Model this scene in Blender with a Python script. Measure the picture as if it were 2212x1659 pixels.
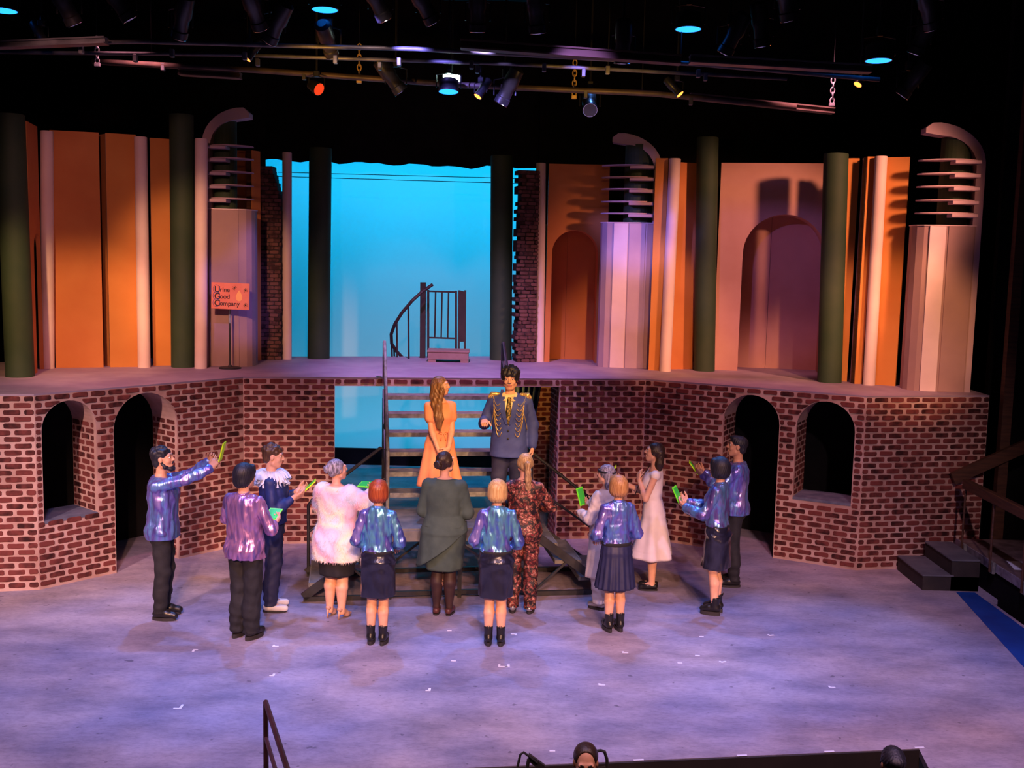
import bpy, math, random
import numpy as np
from mathutils import Vector, Matrix
random.seed(7)
for o in list(bpy.data.objects): bpy.data.objects.remove(o)
SC = bpy.context.scene
COL = SC.collection

# ------------------------------------------------------------ camera
F = 2350.0; CX = 1106.0; CY = 829.5; YH = 556.0; RHO = .022; CAMZ = 3.8
PIT = math.atan((CY - YH) / F)
FW = Vector((0, math.cos(PIT), -math.sin(PIT))); UP = Vector((0, math.sin(PIT), math.cos(PIT)))
RT = math.cos(RHO) * Vector((1, 0, 0)) + math.sin(RHO) * UP
UU = -math.sin(RHO) * Vector((1, 0, 0)) + math.cos(RHO) * UP
CAM = Vector((0, 0, CAMZ))
cd = bpy.data.cameras.new('camera'); cam = bpy.data.objects.new('camera', cd); COL.objects.link(cam)
cd.sensor_width = 36; cd.sensor_fit = 'HORIZONTAL'; cd.lens = F / 2212 * 36; cd.clip_end = 200
M3 = Matrix((RT, UU, -FW)).transposed()
cam.matrix_world = Matrix.Translation(CAM) @ M3.to_4x4()
SC.camera = cam
def ray(x, y): return FW + RT * ((x - CX) / F) - UU * ((y - CY) / F)
def onz(x, y, z=0.0):
    d = ray(x, y); return CAM + d * ((z - CAMZ) / d.z)
def ony(x, y, Y):
    d = ray(x, y); return CAM + d * (Y / d.y)

# ------------------------------------------------------------ world, lights, exposure
SC.view_settings.view_transform = 'Standard'; SC.view_settings.look = 'None'
SC.view_settings.gamma = 1; SC.view_settings.use_curve_mapping = False
SC.view_settings.exposure = 0.28
W = bpy.data.worlds.new('dark_house'); SC.world = W; W.use_nodes = True
W.node_tree.nodes['Background'].inputs[0].default_value = (.35, .3, .5, 1)
W.node_tree.nodes['Background'].inputs[1].default_value = .012

def spot(name, pos, tgt, col, power, ang, blend=.5, size=.12):
    l = bpy.data.lights.new(name, 'SPOT'); l.energy = power; l.color = col
    l.spot_size = math.radians(ang); l.spot_blend = blend; l.shadow_soft_size = size
    o = bpy.data.objects.new(name, l); COL.objects.link(o)
    o.location = pos; o.rotation_euler = (Vector(tgt) - Vector(pos)).to_track_quat('-Z', 'Y').to_euler()
    return o
def area(name, pos, tgt, col, power, sx, sy, spread=180):
    l = bpy.data.lights.new(name, 'AREA'); l.shape = 'RECTANGLE'; l.size = sx; l.size_y = sy
    l.energy = power; l.color = col; l.spread = math.radians(spread)
    o = bpy.data.objects.new(name, l); COL.objects.link(o)
    o.location = pos; o.rotation_euler = (Vector(tgt) - Vector(pos)).to_track_quat('-Z', 'Y').to_euler()
    return o
# front-of-house warm specials: a row of narrow beams that end below the balcony
for i_, (x_, y_, w_) in enumerate(((-4.2, 10.6, 1.15), (-2.9, 10.8, 1.0), (-1.6, 10.6, .9), (-.4, 10.7, .9), (.9, 10.9, .9), (2.1, 11.3, .8), (3.3, 11.0, .5))):
    spot('front_warm_beam', (x_ * .75 + 1.6, -3.0, 6.6), (x_, y_, .75), (1, .50, .30), 4000 * w_, 13.5, .75, .1)
# steep lavender and blue washes over the stage floor
spot('wash_blue_left', (-3.6, 7.2, 6.6), (-3.4, 9.6, 0), (.38, .38, 1), 940, 68, .9)
spot('wash_blue_middle', (-.4, 7.2, 6.6), (-.4, 9.2, 0), (.52, .46, 1), 720, 68, .9)
spot('wash_violet_right', (3.4, 7.0, 6.6), (3.4, 9.4, 0), (.56, .42, 1), 900, 68, .9)
spot('wash_rose_front_left', (-2.6, 4.6, 6.6), (-2.6, 8.0, 0), (1, .56, .50), 1000, 66, .9)
spot('wash_rose_front_right', (2.4, 4.6, 6.6), (2.2, 8.2, 0), (1, .54, .50), 1150, 66, .9)
# steep blue back light over the performers
for x_ in (-3.4, -1.2, 1.0, 3.2):
    spot('back_blue_beam', (x_ * 1.05, 13.6, 6.9), (x_, 10.6, .8), (.12, .32, 1), 900, 34, .7, .08)
# dim rose light on the brick walls, stronger at the left
spot('brick_rose_left', (-6.4, 3.2, 6.2), (-4.9, 12.2, 1.0), (1, .62, .58), 3400, 25, .7)
spot('brick_rose_middle', (.5, 3.0, 6.4), (-1.2, 14.2, 1.2), (1, .48, .36), 850, 30, .8)
spot('brick_rose_right', (3.5, 3.0, 6.4), (4.4, 13.6, 1.1), (.95, .60, .60), 1050, 25, .8)
# amber specials on the couple on the landing
spot('special_amber', (.8, 5.5, 6.1), (-.35, 12.2, 1.85), (1, .52, .18), 1900, 13, .5, .06)
spot('special_amber_cross', (3.4, 6.5, 6.1), (-1.2, 13.0, 1.5), (1, .48, .16), 900, 17, .6, .06)
# warm light on the scenic panels of the upper level, falling off towards their tops
spot('panel_orange_left', (-4.8, 7.4, 5.9), (-5.7, 14.4, 2.55), (1, .52, .24), 1600, 22, .8, .1)
spot('panel_orange_left_inner', (-3.4, 7.6, 5.7), (-4.25, 14.9, 3.45), (1, .48, .26), 1350, 22, .8, .1)
spot('panel_rose_left_dim', (-3.6, 8.0, 5.9), (-5.2, 14.6, 4.1), (.9, .38, .36), 300, 34, .7, .1)
spot('panel_pink_right', (6.6, 9.6, 6.5), (3.2, 15.8, 3.5), (1, .42, .26), 1900, 34, .6, .22)
spot('panel_orange_middle', (2.2, 8.4, 5.9), (2.0, 15.9, 2.8), (1, .44, .22), 1200, 20, .7, .1)
spot('fin_lavender', (-.6, 10.4, 6.1), (1.7, 16.2, 3.6), (.55, .40, 1), 700, 15, .6, .05)
spot('panel_orange_right', (4.6, 7.6, 5.9), (4.9, 14.6, 2.6), (1, .44, .18), 1400, 22, .7, .1)
spot('panel_lavender_right', (-.2, 9.0, 6.0), (3.3, 15.8, 4.0), (.50, .26, 1), 330, 20, .6, .05)
spot('fin_blue', (-1.6, 10.0, 6.0), (1.75, 16.0, 4.5), (.25, .20, 1), 1240, 16, .6, .05)
spot('bevel_blue', (1.2, 11.0, 6.0), (-3.6, 15.2, 3.4), (.25, .20, 1), 840, 15, .6, .05)
spot('balcony_purple', (-.8, 13.0, 6.6), (-.8, 15.2, 2.2), (.72, .40, 1), 1100, 62, .8, .1)
spot('balcony_rose_left', (-4.0, 11.5, 6.6), (-4.6, 13.6, 2.2), (1, .34, .44), 420, 50, .8, .1)
spot('balcony_rose_right', (3.2, 11.8, 6.6), (3.6, 14.2, 2.2), (1, .34, .44), 420, 54, .8, .1)
spot('backdrop_column_fill', (-1.4, 8.0, 6.4), (-1.4, 16.4, 3.2), (1, .62, .60), 420, 26, .7, .1)
spot('pillar_amber', (-.2, 15.4, 1.95), (.75, 16.7, 1.75), (1, .42, .06), 26, 60, .5, .03)
# added amber spots without fixtures, imitating spill on the front bar and chains
spot('amber_fill_left', (-2.0, 10.4, 5.2), (-2.0, 12.2, 5.85), (1, .45, .08), 55, 70, .8, .04)
spot('amber_fill_right', (.9, 10.4, 5.1), (.9, 12.2, 5.7), (1, .50, .10), 55, 70, .8, .04)
# cyclorama lights: top row behind the border cloth and ground row behind its masking
area('cyc_top_row', (-1.0, 18.6, 6.6), (-1.0, 20.9, 3.4), (.0, .54, 1), 165, 9.0, .25, 130)
area('cyc_ground_row', (-1.0, 19.75, .12), (-1.0, 20.85, 1.9), (.03, .66, 1), 34, 9.0, .12)

# ------------------------------------------------------------ materials
def lin(c):
    return tuple(((v / 255) / 12.92 if v / 255 <= .04045 else ((v / 255 + .055) / 1.055) ** 2.4) for v in c)
MATS = {}
def pm(name, c1, c2=None, scale=4, rough=.6, metal=0, bump=0, bscale=30, stretch=(1, 1, 1), world=False,
       emit=None, estr=1, detail=4, lo=.35, hi=.65, spec=.5, sheen=0, coat=0, bdist=.01, distort=0, alpha=None, trans=0):
    if name in MATS: return MATS[name]
    m = bpy.data.materials.new(name); m.use_nodes = True; nt = m.node_tree; N = nt.nodes; Lk = nt.links
    b = N['Principled BSDF']; b.inputs['Roughness'].default_value = rough; b.inputs['Metallic'].default_value = metal
    b.inputs['Base Color'].default_value = (*c1, 1); b.inputs['Specular IOR Level'].default_value = spec
    if sheen: b.inputs['Sheen Weight'].default_value = sheen
    if coat: b.inputs['Coat Weight'].default_value = coat; b.inputs['Coat Roughness'].default_value = .15
    if trans: b.inputs['Transmission Weight'].default_value = trans
    if emit: b.inputs['Emission Color'].default_value = (*emit, 1); b.inputs['Emission Strength'].default_value = estr
    if c2 is not None or bump:
        if world: src = N.new('ShaderNodeNewGeometry').outputs['Position']
        else: src = N.new('ShaderNodeTexCoord').outputs['Object']
        mp = N.new('ShaderNodeMapping'); mp.inputs['Scale'].default_value = stretch; Lk.new(src, mp.inputs['Vector'])
    if c2 is not None:
        n = N.new('ShaderNodeTexNoise'); n.inputs['Scale'].default_value = scale; n.inputs['Detail'].default_value = detail
        n.inputs['Distortion'].default_value = distort
        Lk.new(mp.outputs[0], n.inputs['Vector'])
        cr = N.new('ShaderNodeValToRGB'); cols = [c1] + (list(c2) if isinstance(c2[0], (tuple, list)) else [c2])
        e = cr.color_ramp.elements; e[0].position = lo; e[0].color = (*cols[0], 1); e[1].position = hi; e[1].color = (*cols[-1], 1)
        for i in range(1, len(cols) - 1):
            x = e.new(lo + (hi - lo) * i / (len(cols) - 1)); x.color = (*cols[i], 1)
        Lk.new(n.outputs['Fac'], cr.inputs[0]); Lk.new(cr.outputs[0], b.inputs['Base Color'])
    if bump:
        n2 = N.new('ShaderNodeTexNoise'); n2.inputs['Scale'].default_value = bscale; n2.inputs['Detail'].default_value = 3
        Lk.new(mp.outputs[0], n2.inputs['Vector'])
        bp = N.new('ShaderNodeBump'); bp.inputs['Strength'].default_value = bump; bp.inputs['Distance'].default_value = bdist
        Lk.new(n2.outputs['Fac'], bp.inputs['Height']); Lk.new(bp.outputs[0], b.inputs['Normal'])
    MATS[name] = m
    return m

# ------------------------------------------------------------ mesh helpers
class MB:
    def __init__(s): s.v = []; s.f = []
    def add(s, vs, fs):
        n = len(s.v); s.v += [tuple(v) for v in vs]; s.f += [tuple(i + n for i in f) for f in fs]; return s
    def box(s, a, b):
        x0, y0, z0 = a; x1, y1, z1 = b
        return s.add([(x0, y0, z0), (x1, y0, z0), (x1, y1, z0), (x0, y1, z0), (x0, y0, z1), (x1, y0, z1), (x1, y1, z1), (x0, y1, z1)],
                     [(3, 2, 1, 0), (4, 5, 6, 7), (0, 1, 5, 4), (1, 2, 6, 5), (2, 3, 7, 6), (3, 0, 4, 7)])
    def bbox(s, a, b, r=.006):      # box with chamfered vertical and top edges
        x0, y0, z0 = a; x1, y1, z1 = b
        def ring(z, i): return [(x0 + i + r, y0 + i, z), (x1 - i - r, y0 + i, z), (x1 - i, y0 + i + r, z), (x1 - i, y1 - i - r, z),
                                (x1 - i - r, y1 - i, z), (x0 + i + r, y1 - i, z), (x0 + i, y1 - i - r, z), (x0 + i, y0 + i + r, z)]
        return s.rings([ring(z0, r), ring(z0 + r, 0), ring(z1 - r, 0), ring(z1, r)])
    def rings(s, rs, cap=True, closed=True):
        n = len(rs[0]); vs = [p for r in rs for p in r]; fs = []
        for i in range(len(rs) - 1):
            for j in range(n if closed else n - 1):
                k = (j + 1) % n
                fs.append((i * n + j, i * n + k, (i + 1) * n + k, (i + 1) * n + j))
        if cap: fs.append(tuple(range(n - 1, -1, -1))); fs.append(tuple((len(rs) - 1) * n + j for j in range(n)))
        return s.add(vs, fs)
    def tube(s, pts, r, n=8, cap=True):
        pts = [Vector(p) for p in pts]; rs = r if isinstance(r, (list, tuple)) else [r] * len(pts)
        up = Vector((0, 0, 1)); out = []
        d0 = (pts[1] - pts[0]).normalized()
        if abs(d0.z) > .9: up = Vector((1, 0, 0))
        for i, p in enumerate(pts):
            d = (pts[min(i + 1, len(pts) - 1)] - pts[max(i - 1, 0)]).normalized()
            a = d.cross(up).normalized(); b = a.cross(d).normalized(); up = b
            out.append([p + (a * math.cos(t) + b * math.sin(t)) * rs[i] for t in [2 * math.pi * k / n for k in range(n)]])
        return s.rings(out, cap)
    def bar(s, p, q, w, h, up=(0, 0, 1)):      # rectangular bar
        p = Vector(p); q = Vector(q); d = (q - p).normalized(); up = Vector(up)
        if abs(d.dot(up)) > .95: up = Vector((0, 1, 0))
        a = d.cross(up).normalized() * w / 2; b = a.cross(d).normalized() * h / 2
        return s.rings([[x - a - b, x + a - b, x + a + b, x - a + b] for x in (p, q)])
    def lathe(s, prof, n=16, c=(0, 0, 0)):
        return s.rings([[(c[0] + r * math.cos(2 * math.pi * k / n), c[1] + r * math.sin(2 * math.pi * k / n), c[2] + z) for k in range(n)] for r, z in prof])
    def prism(s, poly, d, axis='y'):      # polygon in (u, z), extruded 0..d along y
        a = [(u, 0, z) for u, z in poly]; b = [(u, d, z) for u, z in poly]
        return s.rings([a, b])
    def build(s, name, m, parent=None, smooth=False, **kw):
        me = bpy.data.meshes.new(name); me.from_pydata([tuple(v) for v in s.v], [], s.f); me.validate()
        return mobj(name, me, m, parent, smooth, **kw)
def mobj(name, me, m, parent=None, smooth=False, loc=None, rz=0, fix=True):
    if fix and me.polygons:
        import bmesh
        bm = bmesh.new(); bm.from_mesh(me); bmesh.ops.recalc_face_normals(bm, faces=bm.faces); bm.to_mesh(me); bm.free()
    if smooth:
        me.polygons.foreach_set('use_smooth', [True] * len(me.polygons))
    if m and not me.materials: me.materials.append(m)
    o = bpy.data.objects.new(name, me); COL.objects.link(o)
    if parent: o.parent = parent
    if loc is not None: o.location = loc
    if rz: o.rotation_euler = (0, 0, rz)
    return o
def tag(o, label=None, cat=None, group=None, kind=None):
    if label: o['label'] = label
    if cat: o['category'] = cat
    if group: o['group'] = group
    if kind: o['kind'] = kind
    return o
def thing(name, label, cat, loc=(0, 0, 0), rz=0, group=None):
    o = bpy.data.objects.new(name, None); COL.objects.link(o); o.location = loc; o.rotation_euler = (0, 0, rz)
    o.empty_display_size = .1
    return tag(o, label, cat, group)
def copy_part(o, parent, loc=None):
    c = o.copy(); COL.objects.link(c); c.parent = parent
    if loc is not None: c.location = loc
    return c
# ------------------------------------------------------------ palette
def floor_mat():
    m = bpy.data.materials.new('stage_floor_paint'); m.use_nodes = True; N = m.node_tree.nodes; L = m.node_tree.links; bs = N['Principled BSDF']; bs.inputs['Roughness'].default_value = .62; bs.inputs['Specular IOR Level'].default_value = .3
    g = N.new('ShaderNodeNewGeometry'); out = None
    def noise(sc, det, lo, hi, c0, c1, stretch=(1, 1, 1), rough=.6):
        mp = N.new('ShaderNodeMapping'); mp.inputs['Scale'].default_value = stretch; L.new(g.outputs['Position'], mp.inputs[0])
        n = N.new('ShaderNodeTexNoise'); n.inputs['Scale'].default_value = sc; n.inputs['Detail'].default_value = det; n.inputs['Roughness'].default_value = rough; L.new(mp.outputs[0], n.inputs['Vector'])
        r = N.new('ShaderNodeValToRGB'); e = r.color_ramp.elements; e[0].position = lo; e[1].position = hi; e[0].color = (*c0, 1); e[1].color = (*c1, 1); L.new(n.outputs['Fac'], r.inputs[0]); return r.outputs[0]
    def mul(a, b_, f=1):
        x = N.new('ShaderNodeMix'); x.data_type = 'RGBA'; x.blend_type = 'MULTIPLY'; x.inputs[0].default_value = f; L.new(a, x.inputs[6]); L.new(b_, x.inputs[7]); return x.outputs[2]
    base = noise(.55, 3, .3, .7, lin((142, 140, 172)), lin((186, 166, 166)))          # cool and warm paint clouds
    mid = noise(1.6, 8, .32, .62, (.50, .50, .56), (1, 1, 1), (.7, 1.3, 1), .66)        # rolled-on mottling
    fine = noise(22, 6, .30, .55, (.66, .65, .67), (1, 1, 1), (.7, 1.4, 1), .75)        # scuffs and grit
    speck = noise(9, 2, .27, .31, (.35, .33, .36), (1, 1, 1))                          # dark scuff specks
    c = mul(mul(mul(base, mid), fine, .8), speck, .7)
    L.new(c, bs.inputs['Base Color']); return m
M_floor = floor_mat()
M_black = pm('black_masking', (.006, .006, .007), (.010, .009, .011), 3, .95, world=True, spec=.1)
M_blacksteel = pm('black_steel', (.018, .018, .02), (.035, .033, .033), 9, .45, world=True)
M_greysteel = pm('worn_grey_steel', (.34, .35, .33), (.18, .18, .17), 14, .45, .2, world=True)
M_tread = pm('worn_tread_paint', (.13, .13, .12), (.24, .22, .19), 7, .6, world=True, bump=.1)
M_balc = pm('balcony_floor_paint', lin((150, 128, 150)), lin((168, 148, 164)), 2.5, .65, world=True, bump=.08)
M_orange = pm('terracotta_scenic_paint', lin((206, 132, 76)), lin((192, 116, 66)), 1.3, .8, world=True, spec=.2)
M_orange2 = pm('ochre_scenic_paint', lin((208, 138, 72)), lin((196, 124, 62)), 1.3, .8, world=True, spec=.2)
M_rose = pm('rose_tan_scenic_paint', lin((206, 156, 140)), lin((190, 138, 122)), 1.1, .8, world=True, spec=.2)
M_white = pm('cream_column_paint', lin((232, 206, 196)), lin((220, 190, 182)), 2.0, .7, world=True, bump=.05, bscale=12)
M_green = pm('dark_green_column_paint', lin((40, 60, 38)), lin((50, 66, 42)), 3.0, .75, world=True, bump=.05, bscale=20)
M_fin = pm('mauve_fixture_paint', lin((190, 160, 168)), lin((176, 146, 158)), 2.0, .7, world=True)
M_ped = pm('dusty_rose_fixture_paint', lin((164, 130, 128)), lin((150, 118, 120)), 2.0, .7, world=True)
M_strip = pm('pale_strip_paint', lin((226, 200, 204)), lin((212, 186, 192)), 2.0, .7, world=True)
M_cyc = pm('cyclorama_cloth', (.80, .82, .84), (.74, .77, .80), .5, .9, world=True, spec=.1)
M_mortar = pm('painted_mortar', lin((204, 168, 158)), lin((168, 130, 120)), 2.2, .85, world=True, spec=.2)
M_sill = pm('slate_blue_sill', lin((110, 112, 130)), lin((84, 88, 110)), 8, .7, world=True)
M_wood = pm('dark_stained_wood', lin((88, 56, 40)), lin((64, 40, 30)), 4, .5, world=True, stretch=(1, 1, 8))
M_spiral = pm('brown_painted_rail', lin((60, 40, 38)), lin((44, 30, 30)), 6, .6, world=True)
M_rosebox = pm('rose_painted_wood', lin((160, 124, 116)), lin((144, 106, 100)), 6, .7, world=True)
def brick_mat(name, base, dark, rnd=.5):
    m = bpy.data.materials.new(name); m.use_nodes = True; nt = m.node_tree; N = nt.nodes; L = nt.links; b = N['Principled BSDF']
    b.inputs['Roughness'].default_value = .85; b.inputs['Specular IOR Level'].default_value = .2
    g = N.new('ShaderNodeNewGeometry'); n = N.new('ShaderNodeTexNoise'); n.inputs['Scale'].default_value = 11; n.inputs['Detail'].default_value = 5
    L.new(g.outputs['Position'], n.inputs['Vector'])
    oi = N.new('ShaderNodeObjectInfo'); ma = N.new('ShaderNodeMath'); ma.operation = 'MULTIPLY_ADD'
    L.new(oi.outputs['Random'], ma.inputs[0]); ma.inputs[1].default_value = .34; L.new(n.outputs['Fac'], ma.inputs[2])
    cr = N.new('ShaderNodeValToRGB'); e = cr.color_ramp.elements
    e[0].position = .42; e[0].color = (*dark, 1); e[1].position = .78; e[1].color = (*base, 1)
    L.new(ma.outputs[0], cr.inputs[0]); L.new(cr.outputs[0], b.inputs['Base Color'])
    return m
M_brick = brick_mat('painted_red_brick', lin((118, 60, 56)), lin((54, 27, 27)))
M_ruin = brick_mat('painted_charcoal_brick', lin((112, 76, 72)), lin((60, 38, 40)))
M_ruinm = pm('charcoal_mortar', lin((40, 28, 30)), lin((56, 42, 42)), 5, .9, world=True)

BZ = 2.2      # balcony floor height
# ------------------------------------------------------------ brick pieces
PU, PZ, BL, BH, BD = .215, .0746, .174, .054, .007
def brick_mesh(pts, depth=BD, inset=.004):
    mb = MB(); n = len(pts); cu = sum(p[0] for p in pts) / n; cz = sum(p[1] for p in pts) / n
    def sh(p):
        du, dz = cu - p[0], cz - p[1]; l = math.hypot(du, dz) or 1
        return (p[0] + du / l * inset, -depth, p[1] + dz / l * inset)
    a = [(u, 0.002, z) for u, z in pts]; b = [(u, -depth * .6, z) for u, z in pts]; c = [sh(p) for p in pts]
    vs = a + b + c; fs = []
    for r in (0, 1):
        for j in range(n):
            k = (j + 1) % n; fs.append((r * n + j, r * n + k, (r + 1) * n + k, (r + 1) * n + j))
    fs.append(tuple(2 * n + j for j in range(n)))
    me = bpy.data.meshes.new('brick'); me.from_pydata(vs, [], fs)
    return me
def rough_rect(l0, l1, h, rng, t0=None, t1=None):
    # rounded brick outline; l0/l1 = left/right end at the bottom, t0/t1 at the top
    t0 = l0 if t0 is None else t0; t1 = l1 if t1 is None else t1
    c = min(.011, (l1 - l0) * .25); j = lambda s=.004: rng.uniform(-s, s)
    mid = (l0 + l1) / 2; mt = (t0 + t1) / 2
    return [(l0 + c, -h / 2 + j(.002)), (mid, -h / 2 + j()), (l1 - c, -h / 2 + j(.002)), (l1 + j(.002), -h / 2 + c), (t1 + j(.002), h / 2 - c),
            (t1 - c, h / 2 + j(.002)), (mt, h / 2 + j()), (t0 + c, h / 2 + j(.002)), (t0 + j(.002), h / 2 - c), (l0 + j(.002), -h / 2 + c)]
_rng = random.Random(3)
FULL = [brick_mesh(rough_rect(-BL / 2, BL / 2, BH, _rng)) for _ in range(7)]
HALF = [brick_mesh(rough_rect(-.036, .036, BH, _rng)) for _ in range(3)]
def put_brick(me, parent, u, z, m, y=0, rz=0):
    if not me.materials: me.materials.append(m)
    o = bpy.data.objects.new('brick', me); COL.objects.link(o); o.parent = parent; o.location = (u, y, z)
    o.rotation_euler = (0, _rng.uniform(-.012, .012), rz); return o
def arch_bounds(op, z):
    # free interval (u0, u1) of the opening at height z, or None
    u0, u1, z0, zs, rise = op
    if z < z0: return None
    if z <= zs: return (u0, u1)
    t = (z - zs) / rise
    if t >= 1: return None
    w = (u1 - u0) / 2 * math.sqrt(1 - t * t); c = (u0 + u1) / 2
    return (c - w, c + w)
def lay_bricks(parent, length, z0, z1, ops=(), y=0, m=None, shift=0, u_start=0, rz=0, org=(0, 0)):
    """courses of bricks over u in [u_start, length], z in [z0, z1] on plane y, clear of the openings"""
    m = m or M_brick
    n = int(round((z1 - z0) / PZ)); cnt = 0
    ca, sa = math.cos(rz), math.sin(rz)
    def place(me, u, z):
        if rz: put_brick(me, parent, org[0] + ca * u, z, m, org[1] + sa * u, rz)
        else: put_brick(me, parent, u, z, m, y)
    for i in range(n):
        zc = z1 - (i + .5) * PZ
        if zc - BH / 2 < z0: break
        off = ((i + shift) % 2) * PU / 2 + .012
        u = u_start - PU + off
        while u < length:
            lo = max(u, u_start + .008); hi = min(u + BL, length - .008)
            segs = [(lo, hi, lo, hi)] if hi - lo > .03 else []
            for op in ops:
                bb, bt = arch_bounds(op, zc - BH / 2), arch_bounds(op, zc + BH / 2)
                if bb is None and bt is None:
                    continue
                bb = bb or bt; bt = bt or ((bb[0] + bb[1]) / 2, (bb[0] + bb[1]) / 2)
                g = .012; new = []
                for (a, b, ta, tb) in segs:
                    # left remainder
                    lb, lt = min(b, bb[0] - g), min(tb, bt[0] - g)
                    if lb - a > .02 and lt - ta > .02: new.append((a, lb, ta, lt))
                    rb, rt_ = max(a, bb[1] + g), max(ta, bt[1] + g)
                    if b - rb > .02 and tb - rt_ > .02: new.append((rb, b, rt_, tb))
                segs = new
            for (a, b, ta, tb) in segs:
                if b - a > BL - .002 and tb - ta > BL - .002: place(_rng.choice(FULL), (a + b) / 2, zc)
                elif abs(b - tb) < .002 and abs(a - ta) < .002 and abs((b - a) - .072) < .012: place(_rng.choice(HALF), (a + b) / 2, zc)
                else:
                    c = (a + b) / 2
                    place(brick_mesh(rough_rect(a - c, b - c, BH, _rng, ta - c, tb - c)), c, zc)
                cnt += 1
            u += PU
    return cnt
def wall_slices(L, h, ops, y0, y1, z0=0):
    """solid flat of length L and height h with arched openings"""
    us = {0, L}
    for u0, u1, zb, zs, rise in ops:
        c = (u0 + u1) / 2; w = (u1 - u0) / 2
        for k in range(17): us.add(c - w * math.cos(math.pi * k / 16))
    us = sorted(us); mb = MB()
    def top(op, u):
        u0, u1, zb, zs, rise = op; c = (u0 + u1) / 2; w = (u1 - u0) / 2
        return zs + rise * math.sqrt(max(0, 1 - ((u - c) / w) ** 2))
    for a, b in zip(us[:-1], us[1:]):
        if b - a < 1e-6: continue
        mid = (a + b) / 2; op = next((o for o in ops if o[0] < mid < o[1]), None)
        def seg(za, zb_, ta, tb):
            if max(ta - za, tb - zb_) < 1e-4: return
            mb.add([(a, y0, za), (b, y0, zb_), (b, y0, tb), (a, y0, ta), (a, y1, za), (b, y1, zb_), (b, y1, tb), (a, y1, ta)],
                   [(0, 1, 2, 3), (5, 4, 7, 6), (3, 2, 6, 7), (1, 0, 4, 5), (0, 3, 7, 4), (2, 1, 5, 6)])
        if op is None: seg(z0, z0, h, h)
        else:
            if op[2] > z0: seg(z0, z0, op[2], op[2])
            seg(top(op, a), top(op, b), h, h)
    return mb
def reveal(op, depth, y0):
    """intrados strip of an arched opening (jambs and vault), open at front and back"""
    u0, u1, zb, zs, rise = op; c = (u0 + u1) / 2; w = (u1 - u0) / 2
    pr = [(u0, zb)] + [(c - w * math.cos(math.pi * k / 20), zs + rise * math.sin(math.pi * k / 20)) for k in range(21)] + [(u1, zb)]
    t = .02; out = []
    mb = MB(); n = len(pr)
    def off(p):
        du, dz = p[0] - c, max(p[1] - zs, 0); l = math.hypot(du, dz) or 1
        return (p[0] + du / l * t, p[1] + dz / l * t)
    po = [off(p) for p in pr]
    rs = []
    for i in range(n): rs.append([(pr[i][0], y0, pr[i][1]), (pr[i][0], y0 + depth, pr[i][1]), (po[i][0], y0 + depth, po[i][1]), (po[i][0], y0, po[i][1])])
    mb.rings(rs)
    return mb
def brick_wall(name, P0, P1, label, ops=(), h=BZ, shift=0, deep=.5, z0=0):
    P0, P1 = Vector((P0[0], P0[1], 0)), Vector((P1[0], P1[1], 0)); d = P1 - P0; L = d.length
    rz = math.atan2(d.y, d.x)
    w = wall_slices(L, h, ops, 0, .04, z0).build(name, M_mortar, loc=P0, rz=rz)
    tag(w, label, 'brick wall', kind='structure')
    lay_bricks(w, L, z0, h - .012, ops, shift=shift)
    for op in ops:
        rv = reveal(op, deep, .04).build('arch_reveal', M_mortar, w)
        # bricks on the jamb that shows and along the vault
        for side in (0, 1):
            u = op[side]
            n = int((op[3] + op[4] * .35 - op[2]) / PZ)
            for i in range(n):
                zc = h - .012 - (int((h - .012 - op[2]) / PZ) - i - .5) * PZ
                if zc > op[3] + op[4] * .2 or zc - BH / 2 < op[2]: continue
                off = (i % 2) * .11
                y = .05
                segs = []
                x = .05 - off
                while x < deep + .03:
                    a, b = max(x, .05), min(x + BL, deep + .03)
                    if b - a > .03: segs.append((a, b))
                    x += PU
                for a, b in segs:
                    c = (a + b) / 2
                    pts = rough_rect(a - c, b - c, BH, _rng)
                    me = brick_mesh(pts, .004)
                    put_brick(me, w, u, zc, M_brick, c, -math.pi / 2 if side else math.pi / 2)
        if op[2] > .05:
            MB().box((op[0], -.004, op[2] - .03), (op[1], deep + .04, op[2] + .004)).build('sill', M_sill, w)
    return w

# ------------------------------------------------------------ the setting
C0 = onz(-190, 1286); C1 = Vector((-5.22, 11.78, 0)); C2 = Vector((-3.45, 13.86, 0)); C3 = Vector((1.81, 14.66, 0)); C4 = Vector((4.36, 13.28, 0))
C5 = Vector((6.02, 13.62, 0))
E0 = onz(1050, 1657); E1 = onz(1985, 1617)
ed = (E1 - E0) / (E1 - E0).x
EL = E0 + ed * (-9 - E0.x)
fl = [(EL.x, EL.y), (E1.x, E1.y), (3.02, 6.4), (5.55, 6.4), (5.55, 12.2), (9, 12.2), (9, 23), (-9, 23)]
mb = MB(); mb.rings([[(x, y, -.06) for x, y in fl], [(x, y, 0) for x, y in fl]])
tag(mb.build('floor', M_floor), 'mottled lavender grey painted stage floor', 'floor', kind='structure')
# strip of stage floor lit blue, the light painted in as colour
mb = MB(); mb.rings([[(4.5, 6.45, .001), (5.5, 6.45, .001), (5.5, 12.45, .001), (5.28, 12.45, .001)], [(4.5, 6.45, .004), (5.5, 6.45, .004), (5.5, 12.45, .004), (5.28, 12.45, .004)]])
M_blue = pm('painted_blue_light', lin((26, 70, 150)), lin((18, 54, 128)), 3, .5, world=True)
tag(mb.build('blue_light_strip', M_blue), 'saturated blue light painted as a strip along the right edge of the stage floor', 'painted light', kind='structure')
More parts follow.
